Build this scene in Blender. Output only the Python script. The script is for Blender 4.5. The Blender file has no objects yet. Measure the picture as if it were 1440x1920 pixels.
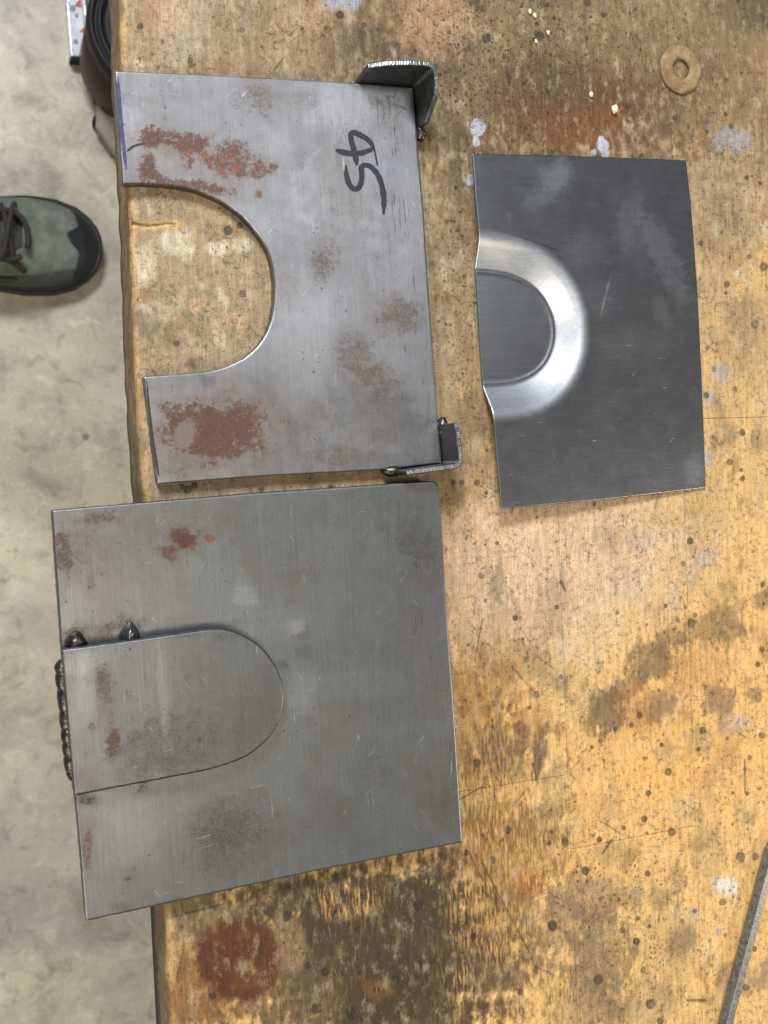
import bpy, math, random
import numpy as np
from mathutils import Vector, Matrix

# ------------------------------------------------------------------ camera, world, lamps, exposure
S = bpy.context.scene
BENCH = 0.85                       # bench top above the floor (m)
CAMH = 0.54                        # camera above the bench top
CAM = np.array([0.0, 0.0, BENCH + CAMH])
FPX = 2000.0                       # focal length in photo pixels (1440 x 1920)
_F = np.array([math.tan(0.3646823), math.tan(-0.01380891), -1.0]); _F /= np.linalg.norm(_F)
_R = np.array([1.0, 0, 0]) - _F[0] * _F; _R /= np.linalg.norm(_R)
_U = np.cross(_R, _F)

cam_d = bpy.data.cameras.new('camera'); cam = bpy.data.objects.new('camera', cam_d)
S.collection.objects.link(cam); S.camera = cam
cam_d.sensor_fit = 'HORIZONTAL'; cam_d.sensor_width = 3.6; cam_d.lens = FPX / 1440 * 3.6
cam_d.clip_start = 0.01; cam_d.clip_end = 50
m = Matrix(((_R[0], _U[0], -_F[0], CAM[0]), (_R[1], _U[1], -_F[1], CAM[1]), (_R[2], _U[2], -_F[2], CAM[2]), (0, 0, 0, 1)))
cam.matrix_world = m
cam_d.dof.use_dof = True; cam_d.dof.focus_distance = 0.58; cam_d.dof.aperture_fstop = 2.1

W = bpy.data.worlds.new('World'); S.world = W; W.use_nodes = True
W.node_tree.nodes['Background'].inputs[0].default_value = (0.92, 0.97, 1.0, 1)
W.node_tree.nodes['Background'].inputs[1].default_value = 0.09

def area(name, loc, target, sx, sy, power, col):
    d = bpy.data.lights.new(name, 'AREA'); d.shape = 'RECTANGLE'; d.size = sx; d.size_y = sy
    d.energy = power; d.color = col
    o = bpy.data.objects.new(name, d); S.collection.objects.link(o)
    o.location = loc
    o.rotation_euler = (Vector(target) - Vector(loc)).to_track_quat('-Z', 'Y').to_euler()
    return o
area('cool_ceiling_lamp', (-0.70, 1.85, 2.80), (0.2, 0.1, BENCH), 0.75, 0.6, 104, (0.92, 0.955, 1.0))
area('warm_ceiling_lamp', (-0.05, -0.45, 3.05), (0.2, -0.1, BENCH), 0.8, 0.55, 11, (1.0, 0.90, 0.72))
area('front_ceiling_lamp', (-1.75, -1.75, 2.7), (0.2, -0.1, BENCH), 0.4, 0.35, 44, (1.0, 0.92, 0.80))
area('side_ceiling_lamp', (2.35, -0.75, 2.3), (0.4, -0.2, BENCH), 0.5, 0.4, 26, (1.0, 0.90, 0.72))
area('plate_sheen_lamp', (0.80, 0.78, 3.0), (0.2, 0.1, BENCH), 0.5, 0.5, 5, (0.93, 0.96, 1.0))  # unseen weak lamp, added to give the cutout plate its sheen

S.view_settings.view_transform = 'Standard'; S.view_settings.look = 'None'
S.view_settings.exposure = 0.0; S.view_settings.gamma = 1.0
S.view_settings.use_curve_mapping = False

# ------------------------------------------------------------------ helpers
rng = np.random.default_rng(7); random.seed(7)

def unp(u, v, z):
    """photo pixel -> world point on the horizontal plane at height z"""
    u = np.asarray(u, float); v = np.asarray(v, float); z = np.asarray(z, float)
    d = _F + np.multiply.outer((u - 720) / FPX, _R) - np.multiply.outer((v - 960) / FPX, _U)
    t = (z - CAM[2]) / d[..., 2]
    return CAM + d * t[..., None]

def prj(P):
    d = P - CAM
    Z = d @ _F
    return 720 + FPX * (d @ _R) / Z, 960 - FPX * (d @ _U) / Z

def lin(r, g=None, b=None):
    c = np.array((r, g, b) if g is not None else r, float) / 255
    return np.where(c <= 0.04045, c / 12.92, ((c + 0.055) / 1.055) ** 2.4)

def sstep(a, b, x):
    t = np.clip((x - a) / (b - a), 0, 1)
    return t * t * (3 - 2 * t)

_perm = rng.permutation(512)
_ga = rng.random(512) * 2 * np.pi
_gx, _gy = np.cos(_ga), np.sin(_ga)
def perlin(x, y, seed=0):
    xi = np.floor(x).astype(np.int64); yi = np.floor(y).astype(np.int64)
    xf = x - xi; yf = y - yi
    u = xf * xf * xf * (xf * (xf * 6 - 15) + 10); v = yf * yf * yf * (yf * (yf * 6 - 15) + 10)
    def g(ix, iy, dx, dy):
        h = _perm[(_perm[(ix + seed * 37) & 511] + iy + seed * 11) & 511]
        return _gx[h] * dx + _gy[h] * dy
    a = g(xi, yi, xf, yf); b = g(xi + 1, yi, xf - 1, yf)
    c = g(xi, yi + 1, xf, yf - 1); d = g(xi + 1, yi + 1, xf - 1, yf - 1)
    return (a + (b - a) * u + ((c + (d - c) * u) - (a + (b - a) * u)) * v) * 1.5
def fbm(x, y, octv=4, seed=0, gain=0.5):
    r = 0; amp = 1; tot = 0
    for i in range(octv):
        r = r + amp * perlin(x * 2 ** i + 13.7 * i, y * 2 ** i - 7.1 * i, seed + i); tot += amp; amp *= gain
    return r / tot

def blob(u, v, u0, v0, ru, rv, ang=0.0, soft=0.5, nz=None, amp=0.5):
    a = math.radians(ang); du = u - u0; dv = v - v0
    x = (du * math.cos(a) + dv * math.sin(a)) / ru; y = (-du * math.sin(a) + dv * math.cos(a)) / rv
    d = np.sqrt(x * x + y * y)
    if nz is not None: d = d + amp * nz
    return 1 - sstep(1 - soft, 1 + soft, d)

def mix(c, col, m):
    return c + (np.asarray(col) - c) * np.asarray(m)[..., None]

def mesh_obj(name, V, faces, mat=None, parent=None, smooth=True, attrs=None, loc=None):
    me = bpy.data.meshes.new(name)
    V = np.asarray(V, float).reshape(-1, 3)
    if isinstance(faces, np.ndarray):
        n, k = faces.shape
        me.vertices.add(len(V)); me.vertices.foreach_set('co', V.astype(np.float32).ravel())
        me.loops.add(n * k); me.loops.foreach_set('vertex_index', faces.astype(np.int32).ravel())
        me.polygons.add(n)
        me.polygons.foreach_set('loop_start', np.arange(0, n * k, k, dtype=np.int32))
        me.update(calc_edges=True); me.validate()
    else:
        me.from_pydata([tuple(p) for p in V], [], [tuple(f) for f in faces])
    me.polygons.foreach_set('use_smooth', np.full(len(me.polygons), smooth))
    for k, a in (attrs or {}).items():
        a = np.asarray(a, np.float32)
        if a.ndim == 2:
            at = me.attributes.new(k, 'FLOAT_COLOR', 'POINT')
            at.data.foreach_set('color', np.concatenate([a, np.ones((len(a), 1), np.float32)], 1).ravel())
        else:
            at = me.attributes.new(k, 'FLOAT', 'POINT'); at.data.foreach_set('value', a)
    me.update()
    o = bpy.data.objects.new(name, me); S.collection.objects.link(o)
    if mat: me.materials.append(mat)
    if parent: o.parent = parent
    if loc is not None: o.location = loc
    return o

def empty(name, loc, rz=0.0):
    o = bpy.data.objects.new(name, None); S.collection.objects.link(o)
    o.location = loc; o.rotation_euler = (0, 0, rz); o.empty_display_size = 0.05
    return o
def tag(o, label, cat, group=None, kind=None):
    if label: o['label'] = label
    if cat: o['category'] = cat
    if group: o['group'] = group
    if kind: o['kind'] = kind
    return o
def world_child(o, root):
    """parent keeping world-space mesh coordinates"""
    o.parent = root
    o.matrix_parent_inverse = (Matrix.Translation(root.location) @ root.rotation_euler.to_matrix().to_4x4()).inverted()

def grid_faces(n, k, off=0):
    i, j = np.meshgrid(np.arange(n - 1), np.arange(k - 1), indexing='ij')
    a = (i * k + j).ravel() + off
    return np.stack([a, a + k, a + k + 1, a + 1], 1)
def border(n, k):
    """indices round the rim of an n x k grid, in order"""
    I = np.arange(n * k).reshape(n, k)
    return np.concatenate([I[:, 0], I[-1, 1:], I[-2::-1, -1], I[0, -2:0:-1]])

def tube(pts, radii, n=10, close=True):
    pts = [np.asarray(p, float) for p in pts]; V = []; Fc = []
    up = np.array([0.13, 0.27, 0.95])
    for i, p in enumerate(pts):
        t = pts[min(i + 1, len(pts) - 1)] - pts[max(i - 1, 0)]; t /= np.linalg.norm(t)
        a = np.cross(up, t); a /= np.linalg.norm(a); b = np.cross(t, a)
        r = radii[i] if hasattr(radii, '__len__') else radii
        for j in range(n):
            q = 2 * math.pi * j / n
            V.append(p + r * (math.cos(q) * a + math.sin(q) * b))
    for i in range(len(pts) - 1):
        for j in range(n):
            Fc.append((i * n + j, i * n + (j + 1) % n, (i + 1) * n + (j + 1) % n, (i + 1) * n + j))
    if close:
        Fc.append(tuple(range(n))[::-1]); Fc.append(tuple((len(pts) - 1) * n + j for j in range(n)))
    return np.array(V), Fc

def prism(poly, z0, z1, bev=0.0):
    """poly: CCW list of xy"""
    P = np.asarray(poly, float); n = len(P)
    rings = [(P, z0)]
    if bev:
        t = np.roll(P, -1, 0) - np.roll(P, 1, 0); t /= np.linalg.norm(t, axis=1)[:, None]
        nrm = np.stack([t[:, 1], -t[:, 0]], 1)
        rings += [(P, z1 - bev), (P - nrm * bev, z1)]
    else: rings.append((P, z1))
    V = np.concatenate([np.c_[p, np.full(n, z)] for p, z in rings]); Fc = []
    for r in range(len(rings) - 1):
        for i in range(n):
            Fc.append((r * n + i, r * n + (i + 1) % n, (r + 1) * n + (i + 1) % n, (r + 1) * n + i))
    Fc.append(tuple(range(n))[::-1]); Fc.append(tuple((len(rings) - 1) * n + i for i in range(n)))
    return V, Fc

def path(pts, n):
    """resample a polyline (with gentle rounding) to n points by arc length"""
    P = np.asarray(pts, float)
    d = np.r_[0, np.cumsum(np.linalg.norm(np.diff(P, axis=0), axis=1))]
    s = np.linspace(0, d[-1], n)
    return np.stack([np.interp(s, d, P[:, k]) for k in range(P.shape[1])], 1)
def smooth_path(pts, n, it=2):
    P = np.asarray(pts, float)
    for _ in range(it):                       # Chaikin, end points kept
        Q = np.empty((2 * (len(P) - 1), P.shape[1])); Q[0::2] = .75 * P[:-1] + .25 * P[1:]; Q[1::2] = .25 * P[:-1] + .75 * P[1:]
        P = np.concatenate([P[:1], Q, P[-1:]])
    return path(P, n)

# ------------------------------------------------------------------ materials
class N:
    """tiny node-tree builder"""
    def __init__(s, name):
        s.m = bpy.data.materials.new(name); s.m.use_nodes = True; s.t = s.m.node_tree
        s.b = s.t.nodes['Principled BSDF']
    def n(s, kind, props=None, **ins):
        nd = s.t.nodes.new(kind)
        for k, v in (props or {}).items(): setattr(nd, k, v)
        for k, v in ins.items():
            key = int(k[1:]) if k[0] == 'i' and k[1:].isdigit() else k.replace('_', ' ')
            s.set(nd.inputs[key], v)
        return nd
    def set(s, sock, v):
        if isinstance(v, bpy.types.NodeSocket): s.t.links.new(v, sock)
        else:
            if isinstance(v, (tuple, list, np.ndarray)):
                v = tuple(float(q) for q in v)
                if len(v) == 3 and sock.type == 'RGBA': v = v + (1.0,)
            sock.default_value = v
    def coord(s, scale=(1, 1, 1), rot=(0, 0, 0), out='Object', loc=(0, 0, 0)):
        tc = s.n('ShaderNodeTexCoord')
        v = tc.outputs[out]
        if any(rot): v = s.n('ShaderNodeMapping', Vector=v, Rotation=rot).outputs[0]      # turn first, then stretch
        return s.n('ShaderNodeMapping', Vector=v, Scale=scale, Location=loc).outputs[0]
    def noise(s, vec, scale, detail=4.0, rough=0.55, lac=2.0, dist=0.0):
        return s.n('ShaderNodeTexNoise', Vector=vec, Scale=scale, Detail=detail, Roughness=rough, Lacunarity=lac, Distortion=dist).outputs[0]
    def ramp(s, fac, *stops):
        nd = s.n('ShaderNodeValToRGB', Fac=fac); e = nd.color_ramp.elements
        while len(e) < len(stops): e.new(0.5)
        for el, (p, c) in zip(e, stops):
            el.position = p; el.color = (c, c, c, 1) if not hasattr(c, '__len__') else tuple(c) + (1,)
        return nd.outputs[0]
    def mixc(s, fac, a, b, mode='MIX'):
        nd = s.n('ShaderNodeMix', {'data_type': 'RGBA', 'blend_type': mode})
        s.set(nd.inputs[0], fac); s.set(nd.inputs[6], a); s.set(nd.inputs[7], b)
        return nd.outputs[2]
    def math(s, op, a, b=None, clamp=False):
        nd = s.n('ShaderNodeMath', {'operation': op, 'use_clamp': clamp}); s.set(nd.inputs[0], a)
        if b is not None: s.set(nd.inputs[1], b)
        return nd.outputs[0]
    def attr(s, name, fac=False):
        nd = s.n('ShaderNodeAttribute', {'attribute_name': name}); return nd.outputs['Fac' if fac else 'Color']
    def bump(s, h, strength, dist):
        return s.n('ShaderNodeBump', Height=h, Strength=strength, Distance=dist).outputs[0]
    def out(s, **ins):
        for k, v in ins.items(): s.set(s.b.inputs[k.replace('_', ' ')], v)
        return s.m

def wood_material():
    w = N('worn_bench_wood')
    col = w.attr('Col')
    g1 = w.noise(w.coord((1, .05, .05)), 1000, 3, .6)
    g2 = w.noise(w.coord((1, .16, .16)), 330, 4, .65)
    iso = w.noise(w.coord(), 1100, 3, .7)
    gr = w.noise(w.coord(), 330, 5, .72)
    pat = w.noise(w.coord((1, .6, 1)), 75, 4, .62)
    c = w.mixc(1.0, col, w.ramp(g1, (.28, .84), (.72, 1.12)), 'MULTIPLY')
    c = w.mixc(1.0, c, w.ramp(g2, (.25, .74), (.75, 1.22)), 'MULTIPLY')
    c = w.mixc(1.0, c, w.ramp(iso, (.28, .66), (.72, 1.28)), 'MULTIPLY')
    # pale rubbed patches and brown dirt held in the pores
    c = w.mixc(w.math('MULTIPLY', w.ramp(w.noise(w.coord((1, .5, 1), loc=(.2, .5, 0)), 150, 5, .7), (.52, 0), (.72, 1)), .35), c, lin(216, 196, 160))
    dirt = w.math('MULTIPLY', w.ramp(gr, (.50, 0), (.66, 1)), w.ramp(pat, (.36, .15), (.62, .92)))
    c = w.mixc(dirt, c, lin(72, 55, 37))
    # bare-wood flecks showing through the grime, long with the grain
    fl = w.noise(w.coord((1, .17, .17)), 620, 4, .65)
    bare = w.math('MULTIPLY', w.attr('bare', True), w.ramp(fl, (.47, 0), (.70, 1)))
    c = w.mixc(w.math('MULTIPLY', bare, .85), c, lin(220, 172, 102))
    # short dark fibres with the grain
    fb = w.math('MULTIPLY', w.ramp(w.noise(w.coord((1, .12, 1), loc=(.7, 0, 0)), 900, 2, .6), (.64, 0), (.69, 1)), w.ramp(pat, (.4, .1), (.6, .6)))
    c = w.mixc(fb, c, lin(70, 52, 34))
    # hairline scratches across the grain
    for k, (a, sc_) in enumerate(((.9, 420), (-.5, 520), (2.2, 470))):
        q = w.ramp(w.noise(w.coord((1, .03, 1), (0, 0, a), loc=(k * .3, 0, 0)), sc_, 1.5, .5), (.715, 0), (.735, .55))
        c = w.mixc(w.math('MULTIPLY', q, w.ramp(pat, (.45, 0), (.6, 1))), c, lin(60, 46, 32))
    # pepper specks, ragged
    tc = w.n('ShaderNodeTexCoord').outputs['Object']
    wob = w.n('ShaderNodeTexNoise', Vector=tc, Scale=900, Detail=2.0).outputs['Color']
    off = w.n('ShaderNodeVectorMath', {'operation': 'MULTIPLY_ADD'}, i0=wob, i1=(.0022, .0022, 0), i2=tc).outputs[0]
    sp = None
    for sc, th, seed in ((330, .34, 0.0), (150, .17, 3.1), (640, .36, 7.7)):
        mp = w.n('ShaderNodeMapping', Vector=off, Location=(seed, seed * 2, 0)).outputs[0]
        vo = w.n('ShaderNodeTexVoronoi', {'feature': 'F1'}, Vector=mp, Scale=sc, Randomness=1.0)
        rnd = w.n('ShaderNodeSeparateColor', Color=vo.outputs['Color']).outputs[0]
        lim = w.math('MULTIPLY', w.math('SUBTRACT', w.math('ADD', rnd, w.attr('speck', True)), 1.0), th * 1.6)
        s1 = w.math('MULTIPLY', w.math('SUBTRACT', lim, vo.outputs['Distance']), 9.0, True)
        g = w.n('ShaderNodeSeparateColor', Color=vo.outputs['Color']).outputs[1]
        s1 = w.math('MULTIPLY', s1, w.math('ADD', w.math('MULTIPLY', g, .65), .3))
        sp = s1 if sp is None else w.math('MAXIMUM', sp, s1)
    c = w.mixc(w.math('MULTIPLY', sp, .9), c, lin(50, 37, 27))
    h = w.math('ADD', w.math('MULTIPLY', g1, .4), w.math('MULTIPLY', g2, .6))
    h = w.math('ADD', h, w.math('MULTIPLY', iso, .35))
    h = w.math('SUBTRACT', h, w.math('MULTIPLY', sp, .5))
    rough = w.ramp(gr, (.3, .48), (.7, .74))
    return w.out(Base_Color=c, Roughness=rough, Normal=w.bump(h, .45, .0006), Specular_IOR_Level=.35)

def steel_material(name, tint=(1, 1, 1), r0=.34, r1=.52, brush=0.0, scratch=.5, dashes=False, metal=.92, speckle=.8, tarnish=.5, clo=.09):
    w = N(name)
    col = w.mixc(1.0, w.attr('Col'), tint, 'MULTIPLY')
    rust = w.attr('rust', True)
    b1 = w.noise(w.coord((1, .02, 1), (0, 0, -brush)), 1700, 3, .6)          # brushing
    b2 = w.noise(w.coord((1, .04, 1), (0, 0, -brush + .03)), 520, 4, .6)
    cl = w.noise(w.coord(), 30, 6, .66)                                      # cloudy tarnish
    fs = w.noise(w.coord(), 900, 3, .7)
    c = w.mixc(1.0, col, w.ramp(cl, (.28, 1 - clo), (.72, 1 + clo)), 'MULTIPLY')
    c = w.mixc(1.0, c, w.ramp(b1, (.25, .90), (.75, 1.10)), 'MULTIPLY')
    c = w.mixc(1.0, c, w.ramp(b2, (.25, .94), (.75, 1.06)), 'MULTIPLY')
    c = w.mixc(1.0, c, w.ramp(fs, (.28, .90), (.72, 1.10)), 'MULTIPLY')
    tn = w.math('MULTIPLY', w.ramp(w.noise(w.coord(loc=(2, 5, 0)), 22, 5, .65), (.48, 0), (.68, 1)), w.ramp(fs, (.36, .15), (.62, 1)))
    c = w.mixc(w.math('MULTIPLY', tn, tarnish), c, lin(112, 100, 86))
    # scratches: thin bright hairs in several directions
    sc = None
    for k, (ang, s, th) in enumerate(((-brush + .04, 800, .715), (-brush - .6, 760, .72), (-brush + .8, 820, .72), (-brush + 1.5, 780, .725))):
        q = w.noise(w.coord((1, .075, 1), (0, 0, ang), loc=(k * .37, k * .91, 0)), s, 1.5, .5)
        q = w.ramp(q, (th, 0), (th + .03, 1))
        br = w.ramp(w.noise(w.coord(loc=(k, 0, 0)), 55, 2), (.50, .03), (.68, 1))
        q = w.math('MULTIPLY', q, br)
        sc = q if sc is None else w.math('MAXIMUM', sc, q)
    c = w.mixc(w.math('MULTIPLY', sc, scratch), c, (.80, .80, .80))
    # small dark pits / specks
    tc = w.n('ShaderNodeTexCoord').outputs['Object']
    wob = w.n('ShaderNodeTexNoise', Vector=tc, Scale=1100, Detail=2.0).outputs['Color']
    off = w.n('ShaderNodeVectorMath', {'operation': 'MULTIPLY_ADD'}, i0=wob, i1=(.002, .002, 0), i2=tc).outputs[0]
    dark = None
    for scl, lo, k in ((260, .86, 1.3), (560, .74, 1.2)):
        vo = w.n('ShaderNodeTexVoronoi', {'feature': 'F1'}, Vector=off, Scale=scl, Randomness=1.0)
        rnd = w.n('ShaderNodeSeparateColor', Color=vo.outputs['Color']).outputs[0]
        pit = w.math('MULTIPLY', w.math('SUBTRACT', w.math('MULTIPLY', w.math('SUBTRACT', rnd, lo), k), vo.outputs['Distance']), 10, True)
        dark = pit if dark is None else w.math('MAXIMUM', dark, pit)
    dark = w.math('MULTIPLY', dark, w.ramp(w.noise(w.coord(), 40, 2), (.42, .2), (.6, 1)))
    dark = w.math('MULTIPLY', dark, speckle)
    if dashes:
        dn = w.noise(w.coord((1, .07, 1), (0, 0, -brush)), 820, 2.5, .7)
        dk = w.math('MULTIPLY', w.ramp(dn, (.60, 0), (.67, 1)), w.attr('dash', True))
        dark = w.math('MAXIMUM', dark, w.math('MULTIPLY', dk, .7))
    c = w.mixc(dark, c, lin(38, 38, 40))
    # rust: granular, thinning out at its rim
    rn = w.noise(w.coord(), 800, 5, .8)
    rn2 = w.noise(w.coord(loc=(1, 2, 0)), 260, 4, .7)
    lev = w.math('ADD', w.math('MULTIPLY', w.math('SUBTRACT', rn, .5), 2.4), w.math('MULTIPLY', w.math('SUBTRACT', rn2, .5), 1.3))
    lev = w.math('ADD', lev, w.math('SUBTRACT', w.math('MULTIPLY', rust, 1.15), .46))
    rm = w.math('MULTIPLY', w.ramp(lev, (.0, 0), (.5, 1)), w.math('ADD', w.math('MULTIPLY', rust, .5), .42), True)
    rm = w.math('MULTIPLY', rm, w.ramp(rust, (.02, 0), (.12, 1)))
    rcol = w.mixc(1.0, w.attr('RustCol'), w.ramp(w.noise(w.coord(), 1300, 3, .75), (.3, .5), (.7, 1.6)), 'MULTIPLY')
    rcol = w.mixc(w.ramp(rn2, (.55, 0), (.75, .5)), rcol, lin(104, 80, 66))
    c = w.mixc(rm, c, rcol)
    metal_f = w.math('MULTIPLY', w.math('SUBTRACT', 1.0, w.math('MAXIMUM', w.math('MULTIPLY', rm, .93), w.math('MULTIPLY', dark, .7))), metal)
    rough = w.ramp(w.noise(w.coord(), 70, 5, .65), (.3, r0), (.7, r1))
    rough = w.math('MAXIMUM', rough, w.math('MULTIPLY', rm, .8))
    h = w.math('ADD', w.math('MULTIPLY', b1, .6), w.math('MULTIPLY', sc, -.7))
    h = w.math('ADD', h, w.math('MULTIPLY', rm, w.math('MULTIPLY', rn, 1.8)))
    return w.out(Base_Color=c, Metallic=metal_f, Roughness=rough, Normal=w.bump(h, .25, .0002))

def plain_metal(name, col, rough, nz=300, metal=.9, var=.25, bumpd=.0004, bstr=.4):
    w = N(name)
    n = w.noise(w.coord(), nz, 5, .65)
    c = w.mixc(1.0, col, w.ramp(n, (.3, 1 - var), (.7, 1 + var)), 'MULTIPLY')
    r = w.ramp(n, (.3, rough - .08), (.7, rough + .1))
    return w.out(Base_Color=c, Metallic=metal, Roughness=r, Normal=w.bump(n, bstr, bumpd))
def plain(name, col, rough=.7, nz=200, var=.2, bumpd=.001, bstr=.4, spec=.4):
    w = N(name)
    n = w.noise(w.coord(), nz, 5, .65)
    c = w.mixc(1.0, col, w.ramp(n, (.3, 1 - var), (.7, 1 + var)), 'MULTIPLY')
    return w.out(Base_Color=c, Roughness=rough, Normal=w.bump(n, bstr, bumpd), Specular_IOR_Level=spec)

def concrete_material():
    w = N('concrete_floor')
    n1 = w.noise(w.coord(), 5.5, 6, .6, dist=.4); n2 = w.noise(w.coord(loc=(3, 1, 0)), 19, 6, .68, dist=.3)
    n3 = w.noise(w.coord(), 240, 4, .7)
    c = w.mixc(w.ramp(n1, (.34, 0), (.66, 1)), lin(150, 142, 124), lin(190, 181, 160))
    c = w.mixc(w.math('MULTIPLY', w.ramp(n2, (.50, 0), (.68, 1)), .55), c, lin(104, 99, 84))
    c = w.mixc(w.math('MULTIPLY', w.ramp(n2, (.28, 1), (.42, 0)), .5), c, lin(206, 202, 188))
    c = w.mixc(1.0, c, w.ramp(n3, (.3, .88), (.7, 1.1)), 'MULTIPLY')
    n5 = w.noise(w.coord(loc=(7, 3, 0)), 3.2, 5, .6, dist=.5)
    c = w.mixc(w.math('MULTIPLY', w.ramp(n5, (.44, 0), (.6, 1)), .6), c, lin(146, 143, 136))
    n6 = w.noise(w.coord(loc=(1, 9, 0)), 38, 5, .7, dist=.6)
    c = w.mixc(w.math('MULTIPLY', w.ramp(n6, (.55, 0), (.68, 1)), .45), c, lin(98, 92, 78))
    c = w.mixc(w.math('MULTIPLY', w.ramp(n6, (.30, 1), (.44, 0)), .4), c, lin(206, 198, 176))
    vo = w.n('ShaderNodeTexVoronoi', {'feature': 'F1'}, Vector=w.coord(), Scale=15, Randomness=1.0)
    rnd = w.n('ShaderNodeSeparateColor', Color=vo.outputs['Color']).outputs[0]
    sp = w.math('MULTIPLY', w.math('SUBTRACT', w.math('MULTIPLY', w.math('SUBTRACT', rnd, .62), .30), vo.outputs['Distance']), 22, True)
    c = w.mixc(w.math('MULTIPLY', sp, .7), c, lin(66, 64, 60))
    r = w.ramp(n2, (.3, .30), (.7, .5))
    return w.out(Base_Color=c, Roughness=r, Normal=w.bump(n3, .2, .001), Specular_IOR_Level=.5)

M_WOOD = wood_material()
M_PLATE = steel_material('ground_steel_plate', (1.0, 1, 1.0), .32, .46, .09, scratch=.32, dashes=True)
M_DIE = steel_material('brushed_steel_plate', (.98, 1, 1.03), .38, .42, .08, scratch=.24, dashes=True)
M_SHEET = steel_material('cold_rolled_sheet', (.98, 1.0, 1.05), .28, .33, 1.66, scratch=.22, speckle=.2, tarnish=.05, clo=.05)
M_BRACKET = plain_metal('dark_mill_scale_steel', lin(98, 98, 96), .42, 220)
M_RIM = plain_metal('bright_sawn_steel', lin(138, 138, 142), .40, 400, var=.3, bumpd=.0005, bstr=.6)
M_WELD = plain_metal('dark_weld_metal', lin(88, 84, 80), .30, 260, var=.45, bumpd=.0009, bstr=.6)
M_INK = plain('black_marker_ink', lin(40, 41, 52), .42, 500, .35, .0001)
M_BLUEINK = plain('blue_layout_ink', lin(66, 68, 104), .4, 500, .35, .0001)
M_SCRIBE = plain('black_marker_line', lin(44, 44, 46), .45, 700, .4, .0001)
M_CONC = concrete_material()

# ------------------------------------------------------------------ floor
fl = mesh_obj('floor', [(-2.2, -2.2, 0), (2.6, -2.2, 0), (2.6, 2.4, 0), (-2.2, 2.4, 0)], [(0, 1, 2, 3)], M_CONC, smooth=False)
tag(fl, 'mottled pale grey concrete workshop floor', 'floor', kind='structure')

# ------------------------------------------------------------------ workbench: planks of a laminated top
TH = 0.052
bench = empty('workbench', (0, 0, BENCH), TH)
tag(bench, 'stained wooden workbench top of laminated planks scattered with burns and rust', 'workbench')
CT, ST = math.cos(TH), math.sin(TH)
def b2w(x, y, z):
    return np.stack([x * CT - y * ST, x * ST + y * CT, z + BENCH], -1)

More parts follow.
